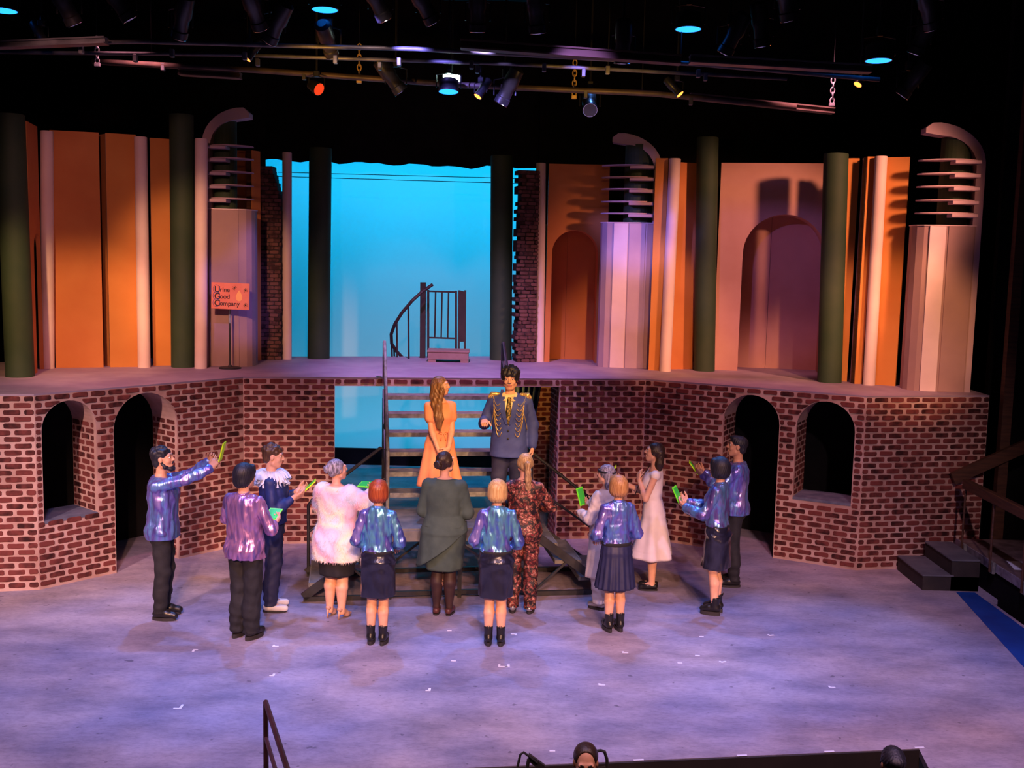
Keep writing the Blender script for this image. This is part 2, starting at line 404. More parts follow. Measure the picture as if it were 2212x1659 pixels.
# pit
mb = MB(); a, b = EL, E1
mb.add([(a.x, a.y - .02, -.005), (b.x, b.y - .02, -.005), (b.x, b.y - .02, -1.15), (a.x, a.y - .02, -1.15), (a.x, a.y, -.005), (b.x, b.y, -.005), (b.x, b.y, -1.15), (a.x, a.y, -1.15)],
       [(0, 1, 2, 3), (4, 7, 6, 5), (0, 4, 5, 1), (3, 2, 6, 7), (0, 3, 7, 4), (1, 5, 6, 2)])
tag(mb.build('wall_pit_front', pm('pit_front_paint', (.02, .014, .01), (.03, .02, .015), 4, .7, world=True)), 'black front face of the stage at the orchestra pit', 'pit wall', kind='structure')
tag(MB().box((3.0, 6.4, -1.15), (3.06, 8.2, -.07)).build('wall_pit_side', M_black), 'black side face of the stage beside the pit', 'pit wall', kind='structure')
tag(MB().box((-9, 2.5, -1.2), (3.0, 8.2, -1.15)).build('floor_pit', M_black), 'black floor of the orchestra pit', 'floor', kind='structure')
# theatre shell
tag(MB().box((-9.2, 2, -1.2), (-9, 23, 8.2)).build('wall_left', M_black), 'black masking wall at the far left of the stage', 'wall', kind='structure')
tag(MB().box((7.6, 2, -1.2), (7.8, 23, 8.2)).build('wall_right', pm('dark_brown_wall', (.012, .007, .005), (.017, .009, .006), 2, .9, world=True)), 'dark brown wall at the right of the stage', 'wall', kind='structure')
tag(MB().box((-9.2, 23, -1.2), (7.8, 23.2, 8.2)).build('wall_back', M_black), 'black back wall behind the cyclorama', 'wall', kind='structure')
tag(MB().box((-9.2, 2, 8.0), (7.8, 23.2, 8.2)).build('ceiling', M_black), 'black ceiling above the lighting grid', 'ceiling', kind='structure')
# masking flats at the right end behind the last pillar
tag(MB().box((6.25, 14.2, 0), (7.55, 14.3, 7.5)).build('black_flat', M_black), 'black masking flat right of the last scenic fixture', 'masking flat')

# cyclorama and masking
mb = MB(); rows = []
for k in range(41):
    x = -6 + k * .25
    rows.append([(x, 20.9, .0), (x, 20.9, 8.0), (x, 20.92, 8.0), (x, 20.92, .0)])
mb.rings(rows)
tag(mb.build('cyclorama', M_cyc), 'pale cyclorama cloth lit cyan blue behind the upper platform', 'backdrop')
tag(MB().box((-6, 19.45, 0), (4, 19.5, .30)).build('ground_row', M_black), 'low black masking board along the foot of the blue backdrop', 'masking board')
mb = MB(); bot = []; rg = random.Random(5)
N = 90
for k in range(N + 1):
    x = -6.5 + 11.5 * k / N
    z = 5.24 + .035 * abs(math.sin(k * .55 + .4 * math.sin(k * .31))) + rg.uniform(-.012, .012) + (.02 if x > -.6 else .0) - .012 * (x + 1)
    bot.append((x, z))
rs = [[(x, 18.16 + .03 * math.sin(x * 5), z), (x, 18.16 + .03 * math.sin(x * 5), 7.9), (x, 18.18 + .03 * math.sin(x * 5), 7.9), (x, 18.18 + .03 * math.sin(x * 5), z)] for x, z in bot]
mb.rings(rs)
tag(mb.build('border_cloth', M_black), 'black border cloth with wavy lower edge above the blue backdrop', 'curtain')
for i, (ya, yb) in enumerate(((372, 387), (381, 398))):
    a, b = ony(600, ya, 17.42), ony(1170, yb, 17.42)
    tag(MB().tube([a, b], .006, 6).build('wire', M_black), ['upper', 'lower'][i] + ' thin dark wire stretched across the blue backdrop', 'wire')

# brick walls under the balcony
brick_wall('wall_brick_outer_left', C0, C1, 'brick wall panel at the far left, red bricks with pale pink mortar', shift=1)
L12 = (C2 - C1).length
def uw(P0, P1, px, py):      # wall coordinate of the point of the wall plane seen at a pixel
    d = (P1 - P0).normalized(); n = Vector((-d.y, d.x, 0)); r = ray(px, py); t = (P0 - CAM).dot(n) / r.dot(n); p = CAM + r * t
    return (p - P0).dot(d), p.z
def op_px(P0, P1, l, r, t, s):      # opening from pixels: left, right, top, sill
    u0 = uw(P0, P1, *l)[0]; u1 = uw(P0, P1, *r)[0]; zt = uw(P0, P1, *t)[1]; zb = uw(P0, P1, *s)[1] if s else 0
    rise = (u1 - u0) * .5
    return (u0, u1, zb, zt - rise, rise)
opA = op_px(C1, C2, (92, 1010), (209, 1010), (158, 864), (100, 1126))
opB = op_px(C1, C2, (248, 1050), (384, 1050), (318, 848), None)
brick_wall('wall_brick_arches_left', C1, C2, 'angled brick wall at the left with an arched window and a taller arched doorway', [opA, opB])
dC = (C3 - C2).normalized()
uL = uw(C2, C3, 723, 950)[0]; uR = uw(C2, C3, 1206, 950)[0]
PL = C2 + dC * uL; PR = C2 + dC * uR
brick_wall('wall_brick_inner_left', C2, PL, 'brick wall left of the open stairway with warm light at its edge', shift=1)
brick_wall('wall_brick_inner_right', PR, C3, 'dark brick wall right of the open stairway', shift=0)
zl = uw(C2, C3, 780, 834)[1]
brick_wall('wall_brick_lintel', PL, PR, 'single course brick fascia over the open stairway', z0=zl, shift=1)
opC = op_px(C3, C4, (1556, 1050), (1677, 1050), (1612, 852), None)
opD = op_px(C3, C4, (1716, 1000), (1843, 1000), (1782, 867), (1720, 1074))
brick_wall('wall_brick_arches_right', C3, C4, 'angled brick wall at the right with a dark arched doorway and an arched window', [opC, opD], shift=1)
brick_wall('wall_brick_outer_right', C4, C5, 'brick wall panel at the far right beside the grey steps', shift=1)
# side returns of the stairway opening with bricks
nC = Vector((-dC.y, dC.x, 0))
brick_wall('wall_brick_return_right', PR + nC * .62, PR + nC * .045, 'narrow brick return at the right side of the stairway opening', h=BZ - .02)
brick_wall('wall_brick_pillar', ony(1152, 1000, 16.6), ony(1216, 1000, 16.75), 'brick pillar glowing orange behind the blue curtains', h=1.98)
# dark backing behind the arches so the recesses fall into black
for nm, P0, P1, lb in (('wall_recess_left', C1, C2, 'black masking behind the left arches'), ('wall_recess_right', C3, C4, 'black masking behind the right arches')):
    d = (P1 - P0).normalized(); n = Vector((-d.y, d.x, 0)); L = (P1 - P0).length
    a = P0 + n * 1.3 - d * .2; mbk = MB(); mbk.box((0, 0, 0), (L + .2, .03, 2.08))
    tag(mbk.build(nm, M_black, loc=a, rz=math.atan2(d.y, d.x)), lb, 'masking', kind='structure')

# balcony platform
back = [onz(1300, 770, BZ), onz(628, 775, BZ)]
bp = [C0, C1, C2, C3, C4, C5, Vector((6.05, 16.0, 0)), Vector((4.5, 17.6, 0)), Vector((.6, 17.8, 0)), Vector((-3.6, 16.7, 0)), Vector((-6.4, 15.6, 0)), Vector((-7.6, 14.5, 0))]
mb = MB(); mb.rings([[(p.x, p.y + .02, BZ - .1) for p in bp], [(p.x, p.y - .005, BZ + .004) for p in bp]])
tag(mb.build('balcony_platform', M_balc), 'raised balcony platform floor painted dusty mauve above the brick walls', 'platform', kind='structure')

# black backing flats behind the scenic panels
for nm, a, b, lb in (('black_backing', (-8.95, 16.3), (-3.98, 17.46), 'black backing behind the left scenic panels'), ('black_backing', (.36, 17.86), (7.5, 16.4), 'black backing behind the right scenic panels')):
    A, B = Vector((*a, 0)), Vector((*b, 0)); d = B - A
    o = MB().box((0, 0, 0), (d.length, .04, 5.1)).build(nm, M_black, loc=A, rz=math.atan2(d.y, d.x)); tag(o, lb, 'masking flat')
    o = MB().box((0, 0, 5.1), (d.length, .04, 7.9)).build('masking_curtain', M_black, loc=A + Vector((0, .06, 0)), rz=math.atan2(d.y, d.x)); tag(o, lb.replace('backing behind', 'cloth above'), 'curtain')
# ------------------------------------------------------------ scenery on the balcony
def ztop(px, py, P): return ony(px, py, P.y).z
def column(px, py, r_px, top_px, top_py, m, label, extra=0, cat='column', group=None):
    P = onz(px, py, BZ + .004); k = F / P.y; r = r_px / k
    T = ony(top_px, top_py, P.y)
    z1 = T.z + extra - P.z; lean = (T.x - P.x) / (T.z - P.z)
    P = Vector((P.x, P.y + r, P.z))
    o = MB()
    nz = 8; rs = []
    prof = [(r, 0), (r, z1 * .25), (r * 1.0, z1 * .5), (r, z1 * .75), (r, z1 - .012), (r * .985, z1)]
    o.rings([[(lean * z + rr * math.cos(2 * math.pi * q / 28), rr * math.sin(2 * math.pi * q / 28), z) for q in range(28)] for rr, z in prof])
    nm = 'white_column' if m is M_white else 'green_column'
    t = thing(nm, label, cat, P, group=group)
    sh = o.build('shaft', m, t); shade(sh)
    # seam of the wrapped tube at the back and a thin cap disc
    mb = MB(); mb.rings([[(lean * z1 + r * .93 * math.cos(2 * math.pi * q / 24), r * .93 * math.sin(2 * math.pi * q / 24), z) for q in range(24)] for z in (z1 - .004, z1 + .004)])
    mb.build('cap', m, t)
    return t
def shade(o, ang=40):
    me = o.data; me.polygons.foreach_set('use_smooth', [True] * len(me.polygons))
    try: me.set_sharp_from_angle(angle=math.radians(ang))
    except Exception: pass
column(30, 816, 30, 8, 262, M_green, 'dark green column at the left edge of the picture, nearest to the front', .1)
column(98, 797, 13.5, 95, 282, M_white, 'white column left of the wide orange panel, leftmost of the white columns')
column(307, 795, 13.5, 299, 295, M_white, 'white column between the two left orange panels')
column(388, 795, 25.5, 384, 245, M_green, 'dark green column left of the shelf fixture with the sign')
column(430, 797, 13.5, 431, 299, M_white, 'white column directly left of the brown pedestal with the sign')
column(618, 777, 10, 618, 329, M_white, 'white column standing left of the blue backdrop beside the ruined brick')
column(684, 776, 24, 688, 318, M_green, 'dark green column standing in front of the left part of the blue backdrop')
column(1081, 779, 24, 1084, 335, M_green, 'dark green column in front of the right part of the blue backdrop')
column(1165, 782, 10.5, 1169, 352, M_white, 'white column right of the ruined brick beside the small orange arch')
column(1438, 803, 12.5, 1460, 342, M_white, 'white column right of the middle lavender fixture')
column(1525, 803, 23, 1533, 295, M_green, 'dark green column left of the large rose arch wall')
column(1799, 828, 26, 1814, 330, M_green, 'dark green column right of the large rose arch')
column(1881, 833, 13, 1908, 337, M_white, 'white column at the right, between narrow orange panels')

def flat(label, pl, pr, topz, m, ops=(), thick=.05, nm='scenic_panel', dy=.21, mats=None, cat='scenic panel', deep=.45, back=None):
    """free-standing flat between two base pixels on the balcony, pushed dy behind its base line"""
    A = onz(*pl, BZ + .004); B = onz(*pr, BZ + .004)
    A = Vector((A.x, A.y + dy, A.z)); B = Vector((B.x, B.y + dy, B.z)); d = B - A; L = d.length
    t = thing(nm, label, cat, A, math.atan2(d.y, d.x))
    h = topz - BZ
    wall_slices(L, h, ops, 0, thick).build('face', m, t)
    MB().box((-.004, .012, 0), (.0, thick + .05, h)).build('edge_batten', M_wood, t)
    if back is not None:
        for op in ops:
            reveal(op, deep, thick).build('arch_reveal', m, t)
            w = op[1] - op[0]
            bm_ = back
            MB().box((op[0] - .1, thick + deep, 0), (op[0] + w * .36, thick + deep + .03, op[3] + op[4] + .1)).build('recess_panel', bm_, t)
            MB().box((op[0] + w * .364, thick + deep - .006, 0), (op[1] + .1, thick + deep + .03, op[3] + op[4] + .1)).build('recess_panel', bm_, t)
    return t, L
flat('narrow angled orange panel with a dark arch beside the leftmost green column', (42, 816), (66, 804), 5.33, M_orange, [(.22, .62, 0, 1.55, .22)], dy=.40)
flat('wide orange scenic panel between the two leftmost white columns', (106, 798), (211, 797), 5.31, M_orange)
flat('slim brown return strip between the two left orange panels', (209, 792), (227, 796), 5.31, M_orange, dy=.23)
flat('orange scenic panel left of the second white column', (225, 797), (290, 796), 5.31, M_orange2, dy=.22)
flat('orange scenic panel between white column and dark green column at the left', (312, 796), (362, 795), 5.29, M_orange2, dy=.37)
flat('brown scenic panel behind the fixture with the sign', (440, 781), (548, 780), 5.25, M_orange, dy=.25)
flat('thin orange panel left of the left ruined brick pillar', (545, 781), (563, 779), 5.24, M_orange2, dy=.04)
ka = F / onz(1182, 782, BZ).y
A_, B_ = onz(1178, 783, BZ), onz(1306, 786, BZ)
LK = (B_ - A_).length
flat('orange scenic panel with a small arch behind the middle fixture', (1176, 784), (1306, 787), 5.22, M_orange, [(.08, .08 + .70, 0, 1.68, .35)], dy=.17, deep=.5, back=M_orange)
flat('narrow orange panel directly right of the middle lavender fixture', (1402, 801), (1428, 802), 5.25, M_orange2, dy=.08)
flat('orange scenic panel left of the right dark green column', (1445, 804), (1506, 803), 5.22, M_orange, dy=.40)
t, L = flat('large rose scenic wall with a broad arched recess', (1550, 805), (1798, 815), 5.23, M_rose, [(.36, 1.53, 0, 1.72, .58)], dy=.40, deep=.55, back=M_rose)
flat('narrow orange panel right of the large rose arch', (1824, 831), (1850, 832), 5.22, M_orange2, dy=.42)
flat('very thin orange strip panel left of the rightmost white column', (1856, 833), (1872, 833), 5.22, M_orange2, dy=.20)
flat('slim dark mauve strip between two thin orange panels at the right', (1849, 831), (1858, 832), 5.21, M_ped, dy=.27)
flat('orange panel between the rightmost white column and the last fixture', (1890, 834), (1945, 838), 5.21, M_orange2, dy=.2)

# ruined brick pillars flanking the backdrop
def ruin(pl, pr, top, side, label, slant):
    A = onz(*pl, BZ + .004); B = onz(*pr, BZ + .004); d = B - A; L = d.length
    t = thing('ruined_brick_pillar', label, 'brick pillar', A, math.atan2(d.y, d.x))
    h = ony(pl[0], top, A.y).z - A.z
    rg = random.Random(11 + side); ph = .058; n = int(h / ph)
    prof = []
    for i in range(n):
        j = rg.choice([0, 0, .02, .04, .055]) if side else 0
        s = max(0, (i / n - slant) / (1 - slant)) if slant < 1 else 0
        prof.append((j, L - (0 if side else s * L * .45) - (0 if side else rg.choice([0, 0, .01]))))
    mb = MB()
    for i in range(n):
        a, b = prof[i]; mb.box((a + .008, .012, i * ph), (b - .008, .30, (i + 1) * ph - .0005))
    mb.build('core', M_ruinm, t)
    for i in range(n):
        a, b = prof[i]; u = a + (0 if i % 2 else -.07); zc = (i + .5) * ph
        while u < b - .02:
            lo, hi = max(u, a), min(u + .128, b)
            if hi - lo > .025:
                c = (lo + hi) / 2
                me = brick_mesh(rough_rect(lo - c, hi - c, .047, rg), rg.choice([.006, .01, .018, .026]))
                put_brick(me, t, c, zc, M_ruin, .014)
            u += .14
    return t
ruin((563, 777), (608, 778), 350, 0, 'dark charred brick pillar with slanted top left of the blue backdrop', .82)
ruin((1111, 783), (1157, 783), 360, 1, 'dark charred brick pillar with ragged edge right of the blue backdrop', 1)

# art deco shelf fixtures: pedestal, fin, five shelves with brackets, inner green core
def fixture(label, base, w, topz_ped, shelf_z, tip, mirror, strips, rz, fin_top, core=True, ped_m=None, depth=.36):
    P = onz(*base, BZ + .004)
    t = thing('shelf_fixture', label, 'scenic fixture', P, rz)
    sx = -1 if mirror else 1
    h = topz_ped - BZ
    # pedestal plan: fin side at u=0, free side at u=w (mirrored when the fin is on the right)
    plan = [(0, 0), (w * .70, 0), (w * .86, .03), (w * .96, .10), (w, .22), (w, depth), (0, depth)]
    rs = [[(sx * u, v, z) for u, v in plan] for z in (0, h * .5, h - .01, h)]
    MB().rings(rs).build('pedestal', ped_m or M_ped, t)
    for (a, b, m_) in strips:
        MB().bbox((min(sx * a * w, sx * b * w), -.014, 0), (max(sx * a * w, sx * b * w), .0, h - .004), .004).build('facet_strip', m_, t)
    MB().rings([[(sx * u, v, z) for u, v in [(-.01, -.01), (w * .71, -.01), (w * .87, .02), (w * .97, .095), (w + .01, .22), (w + .01, depth), (-.01, depth)]] for z in (h, h + .012)]).build('pedestal_top', M_strip, t)
    # inner core
    if core:
        MB().rings([[(sx * (w * .33) + w * .26 * math.cos(q * math.pi / 12), .22 + w * .26 * math.sin(q * math.pi / 12), z) for q in range(24)] for z in (h + .012, fin_top - BZ - .16)]).build('core_column', M_green, t)
    # fin: post plus curved hook
    tw = .075; post = [(-tw, 0)]
    zc = fin_top - BZ; zs = zc - tip[1]; R1 = tip[0]
    outer = [(-tw, 0), (-tw, zs)]
    outer += [(-tw + (R1 + tw) * (1 - math.cos(a)), zs + tip[1] * math.sin(a)) for a in [math.pi / 2 * k / 14 for k in range(1, 14)]]
    end = [(R1 * .97, zc), (R1 * 1.13, zc - .07), (R1 * 1.13, zc - .135), (R1 * .82, zc - .165)]
    inner = [(.035 + (R1 * .82 - .035) * (1 - math.cos(a)), zs - .02 + (tip[1] - .145) * math.sin(a)) for a in [math.pi / 2 * k / 14 for k in range(13, -1, -1)]] + [(.035, 0)]
    poly = outer + end + inner
    n = len(outer); mb = MB()
    # strip of quads between outer and inner for a clean concave shape
    oo = outer + end[:2]; ii = ([(.035, 0)] + inner[::-1][1:] + end[3:] + end[2:3])
    def samp(pts, m):
        acc = [0]
        for p, q in zip(pts[:-1], pts[1:]): acc.append(acc[-1] + math.hypot(q[0] - p[0], q[1] - p[1]))
        return [(float(np.interp(s, acc, [p[0] for p in pts])), float(np.interp(s, acc, [p[1] for p in pts]))) for s in np.linspace(0, acc[-1], m)]
    so, si = samp(oo, 40), samp(ii, 40)
    mb.rings([[(sx * a[0], .02, a[1]), (sx * b[0], .02, b[1]), (sx * b[0], .27, b[1]), (sx * a[0], .27, a[1])] for a, b in zip(so, si)])
    mb.build('fin', M_fin, t)
    for z in shelf_z:
        # blade: half ellipse plan, thin, on a bracket block
        zz = z - BZ; pl = []
        for k in range(17):
            a = math.pi * k / 16
            pl.append((w * .06 + w * .5 + w * .5 * math.cos(math.pi - a) if False else w * (.02 + .98 * (1 - math.cos(a)) / 2), .10 - .28 * math.sin(a) * (1 - .25 * (1 - math.cos(a)) / 2)))
        pl += [(w, .16), (0, .16)]
        s = MB().rings([[(sx * u, v, q) for u, v in pl] for q in (zz, zz + .016)]).build('shelf', M_fin, t)
        MB().bbox((min(sx * .03, sx * w * .48), -.16, zz - .045), (max(sx * .03, sx * w * .48), .12, zz - .003), .004).build('bracket', M_fin, s)
    return t
PF = onz(452, 797, BZ)
fixture('shelf fixture with a curved fin pointing right and a brown pedestal behind the sign', (452, 791), .60, 4.36, [4.50, 4.68, 4.86, 5.04, 5.21], (.50, .50), False, [(.02, .70, M_ped)], .03, 5.74)
fixture('shelf fixture with a lavender striped pedestal and blue lit fin, right of the small arch', (1403, 797), .80, 4.33, [4.46, 4.63, 4.81, 4.98, 5.15], (.58, .50), True, [(.48, .74, M_strip), (.16, .46, M_fin), (.02, .13, M_ped)], -.14, 5.63, ped_m=M_fin)
fixture('shelf fixture with dim curved fin and pale striped pedestal at the far right end', (2083, 848), .72, 4.31, [4.46, 4.62, 4.79, 4.95, 5.12], (.60, .52), True, [(.50, .78, M_strip), (.02, .46, M_ped)], -.10, 5.60, ped_m=M_ped)

# sign on a stand
P = onz(497, 796, BZ + .004)
t = thing('sign_stand', 'orange sign board on a thin black stand reading Urine Good Company', 'sign', P)
k = F / P.y
MB().lathe([(.15, 0), (.15, .014), (.13, .024), (.03, .03), (.02, .05)], 24).build('base', M_blacksteel, t)
zb0 = ony(497, 668, P.y).z - P.z; zb1 = ony(497, 611, P.y).z - P.z
MB().tube([(0, 0, .03), (0, 0, zb0 + .1)], .012, 10).build('pole', M_blacksteel, t)
MB().lathe([(.017, .62), (.017, .74)], 10).build('clutch', M_greysteel, t)
bw = 82 / k / 2
M_board = pm('orange_sign_board', lin((232, 132, 96)), lin((222, 118, 84)), 8, .6)
bd = MB().bbox((-bw, -.035, zb0), (bw, -.015, zb1), .003).build('board', M_board, t)
bd.rotation_euler = (0, .02, 0); bh = zb1 - zb0
M_ink = pm('dark_ink', (.035, .012, .012), rough=.7); M_inkb = pm('blue_ink', (.05, .08, .22), rough=.7); M_drop = pm('yellow_drop_paint', lin((250, 178, 96)), rough=.5)
def text(s, x, z, size, m, parent, y=-.0365, bold=.004):
    c = bpy.data.curves.new('lettering', 'FONT'); c.body = s; c.size = size; c.extrude = .0006; c.offset = bold * size * 4
    tmp = bpy.data.objects.new('lettering', c); COL.objects.link(tmp)
    dg = bpy.context.evaluated_depsgraph_get(); me = bpy.data.meshes.new_from_object(tmp.evaluated_get(dg)); bpy.data.objects.remove(tmp)
    o = mobj('lettering', me, m, parent, fix=False); o.location = (x, y, z); o.rotation_euler = (math.pi / 2, 0, 0); return o
for i, (cap_, rest) in enumerate((('U', 'rine'), ('G', 'ood'), ('C', 'ompany'))):
    z = zb1 - bh * (.34 + .26 * i)
    text(cap_, -bw * .84, z - .008, .115, M_ink, bd)
    text(rest, -bw * .55, z, .085, M_ink, bd)
    mb = MB(); pts = [(-bw * .73 + .046 * math.cos(q * math.pi / 10), -.0365, z + .034 + .056 * math.sin(q * math.pi / 10)) for q in range(20)]
    mb.tube(pts + pts[:1], .003, 5, False); mb.build('letter_ring', M_inkb, bd)
mb = MB(); pts = []
for q in range(25):
    a = 2 * math.pi * q / 24; r = .055
    x = r * math.sin(a) * math.sin(a / 2) ; zz = r * 1.6 * math.cos(a)
    pts.append((bw * .46 + x, -.0372, zb1 - bh * .47 + zz * .85))
mb.rings([[(p[0], -.035, p[2]) for p in pts[:-1]], pts[:-1]]); mb.build('drop', M_drop, bd)
for (sx_, sz_) in ((.22, .82), (.80, .74), (.80, .18)):
    mb = MB()
    for q in range(4):
        a = math.pi * q / 4 + .2; l = .032
        c = Vector((bw * sx_, -.0362, zb0 + bh * sz_)); d = Vector((math.cos(a), 0, math.sin(a))) * l
        mb.bar(c - d, c + d, .004, .002, (0, 1, 0))
    mb.build('spark_mark', M_ink, bd)

# spiral stair head with gate and low step box at the back of the balcony
YB = onz(960, 781, BZ).y
def bz(px, py, dy=0): return ony(px, py, YB + dy)
t = thing('spiral_stair_head', 'dark spiral stair rail with post and barred gate at the back of the balcony', 'stair railing')
def tp(name, m, *seg, r=.02, sq=None):
    mb = MB()
    for s in seg:
        if sq: mb.bar(s[0], s[1], sq, sq)
        else: mb.tube(s, r, 8)
    return mb.build(name, m, t)
tp('newel_post', M_spiral, (bz(913, 777, .5), bz(914, 610, .5)), sq=.085)
for px, top, bot in ((925, 626, 776), (985, 628, 755)):
    tp('gate_post', M_spiral, (bz(px, bot, .55), bz(px, top, .55)), sq=.035)
tp('gate_rail', M_spiral, (bz(923, 629, .55), bz(987, 631, .55)), sq=.025)
tp('gate_rail', M_spiral, (bz(923, 729, .55), bz(985, 731, .55)), sq=.025)
for px in (941, 955, 969): tp('baluster', M_spiral, (bz(px, 629, .55), bz(px - 2, 730, .55)), r=.012)
for px in (991, 1004): tp('box_post', M_spiral, (bz(px, 756, .45), bz(px + 1, 627, .45)), sq=.03)
MB().add([bz(991, 738, .44), bz(1004, 738, .44), bz(1005, 630, .44), bz(993, 627, .44), bz(991, 738, .47), bz(1004, 738, .47), bz(1005, 630, .47), bz(993, 627, .47)],
         [(0, 1, 2, 3), (7, 6, 5, 4), (0, 4, 5, 1), (1, 5, 6, 2), (2, 6, 7, 3), (3, 7, 4, 0)]).build('box_panel', M_spiral, t)
cv = [(934, 615, .2), (912, 630, .1), (890, 650, .05), (868, 676, .1), (853, 700, .2), (845, 722, .35), (846, 742, .5), (856, 758, .62), (872, 775, .7)]
sp = []
for i in range(len(cv) - 1):
    for f in (0, .33, .66): sp.append(tuple(cv[i][j] * (1 - f) + cv[i + 1][j] * f for j in range(3)))
sp.append(cv[-1])
tp('spiral_handrail', M_spiral, [bz(*s) for s in sp], r=.026)
for px, top, bot, dy in ((882, 660, 775, .3), (857, 695, 775, .5), (846, 735, 775, .6), (851, 748, 775, .68)):
    tp('baluster', M_spiral, (bz(px, top, dy), bz(px + 1, bot, dy)), r=.014)
P = onz(968, 783, BZ + .004)
t = thing('step_box', 'low rose painted wooden step box in front of the barred gate', 'step', P, .03)
hw = 44 / (F / P.y)
bx = MB(); bx.box((-hw, -.02, .045), (hw, .42, .155)); bx.build('box', M_rosebox, t)
MB().bbox((-hw - .012, -.035, .155), (hw + .012, .44, .178), .004).build('top_board', M_rosebox, t)
for u in (-hw + .06, hw - .06): MB().box((u - .06, -.015, 0), (u + .06, .41, .045)).build('foot', M_rosebox, t)

# blue curtains in the stairway opening
M_curt = pm('blue_patterned_curtain', lin((30, 62, 104)), lin((16, 34, 66)), 26, .9, world=True)
for (xa, xb, yt, yb2, lab) in ((1112, 1172, 833, 1010, 'dark blue patterned curtain behind the man in the blazer'), (1190, 1212, 835, 930, 'dark blue patterned curtain at the right edge of the stairway opening')):
    Yc = 15.7; a = ony(xa, yt, Yc); b = ony(xb, yt, Yc); z0_ = 1.12 if xa < 1150 else 1.4
    n = 24; rs = []
    for kz in range(9):
        z = 2.09 + (z0_ - 2.09) * kz / 8; row = []
        taper = 1 - .35 * (kz / 8)
        for q in range(n + 1):
            f = q / n
            f2 = f * taper if xa < 1150 else 1 - (1 - f) * taper
            x = a.x + (b.x - a.x) * f2; y = Yc + .03 * math.sin(f * 30)
            row.append((x, y, z))
        rs.append(row)
    mb = MB(); mb.rings(rs, cap=False, closed=False)
    o = mb.build('curtain', M_curt, smooth=True); md = o.modifiers.new('thick', 'SOLIDIFY'); md.thickness = .006
    tag(o, lab, 'curtain')

# ------------------------------------------------------------ centre staircase
dS = dC; tS = -nC
W0 = C2 + dC * uw(C2, C3, 829, 900)[0]
def SP(s, tt, z): p = W0 + dS * s + tS * tt; return Vector((p.x, p.y, z))
SW = 1.56
T = thing('staircase', 'black steel staircase descending from the balcony to a landing with two side flights', 'staircase')
def sbox(name, s0, s1, t0, t1, z0, z1, m, parent=None):
    mb = MB(); r = []
    for z in (z0, z1): r.append([SP(s0, t0, z), SP(s1, t0, z), SP(s1, t1, z), SP(s0, t1, z)])
    mb.rings(r); return mb.build(name, m, parent or T)
def sbar(name, a, b, w=.04, h=.04, m=None):
    return MB().bar(SP(*a), SP(*b), w, h).build(name, m or M_blacksteel, T)
for i in range(1, 7):
    t0 = .02 + (i - 1) * .25
    tr = sbox('tread', .03, SW - .03, t0, t0 + .27, 2.2 - .2 * i - .045, 2.2 - .2 * i, M_tread)
    sbox('nosing', .03, SW - .03, t0 + .262, t0 + .275, 2.2 - .2 * i - .05, 2.2 - .2 * i + .003, M_greysteel, tr)
for s in (.0, SW / 2, SW):
    sbar('stringer', (s, .0, 2.02), (s, 1.56, .72), .04, .09)
LZ = .8
ld = sbox('landing', -.02, SW + .02, 1.5, 2.45, LZ - .05, LZ, M_tread)
sbox('landing_edge', -.02, SW + .02, 2.44, 2.47, LZ - .14, LZ - .02, M_tread, ld)
for s in (.0, SW / 2, SW):
    for tt in (1.52, 2.42): sbar('leg', (s, tt, .0), (s, tt, LZ - .05), .045, .045)
for s in (.0, SW): sbar('support_leg', (s, .1, 0), (s, .1, 1.95), .045, .045); sbar('cross_brace', (s, .1, .3), (s, 1.5, .75), .03, .03)
sbar('foot_rail', (0, 2.42, .06), (SW, 2.42, .06), .04, .05); sbar('foot_rail', (0, 1.52, .06), (SW, 1.52, .06), .04, .05)
sbar('foot_rail', (0, 1.52, .06), (0, 2.42, .06), .04, .05); sbar('foot_rail', (SW, 1.52, .06), (SW, 2.42, .06), .04, .05)
sbar('cross_brace', (SW * .5, 2.42, .62), (SW * .95, 2.42, .10), .025, .025)
sbar('cross_brace', (0, 1.52, .1), (SW * .5, 1.52, .7), .025, .025)
# rails of the main flight
for s in (0, SW):
    MB().tube([SP(s, -.02, 2.2), SP(s, -.02, 2.66), SP(s, .05, 2.68), SP(s, 1.52, 1.50), SP(s, 1.56, 1.44), SP(s, 1.56, LZ)], .021, 8).build('handrail', M_greysteel if s == 0 else M_blacksteel, T)
    MB().tube([SP(s, -.02, 2.42), SP(s, .05, 2.42), SP(s, 1.56, 1.2)], .016, 8).build('mid_rail', M_blacksteel, T)
    for tt in (.55, 1.05): sbar('rail_post', (s, tt, 2.0 - .8 * tt), (s, tt, 2.70 - .8 * tt), .03, .03)
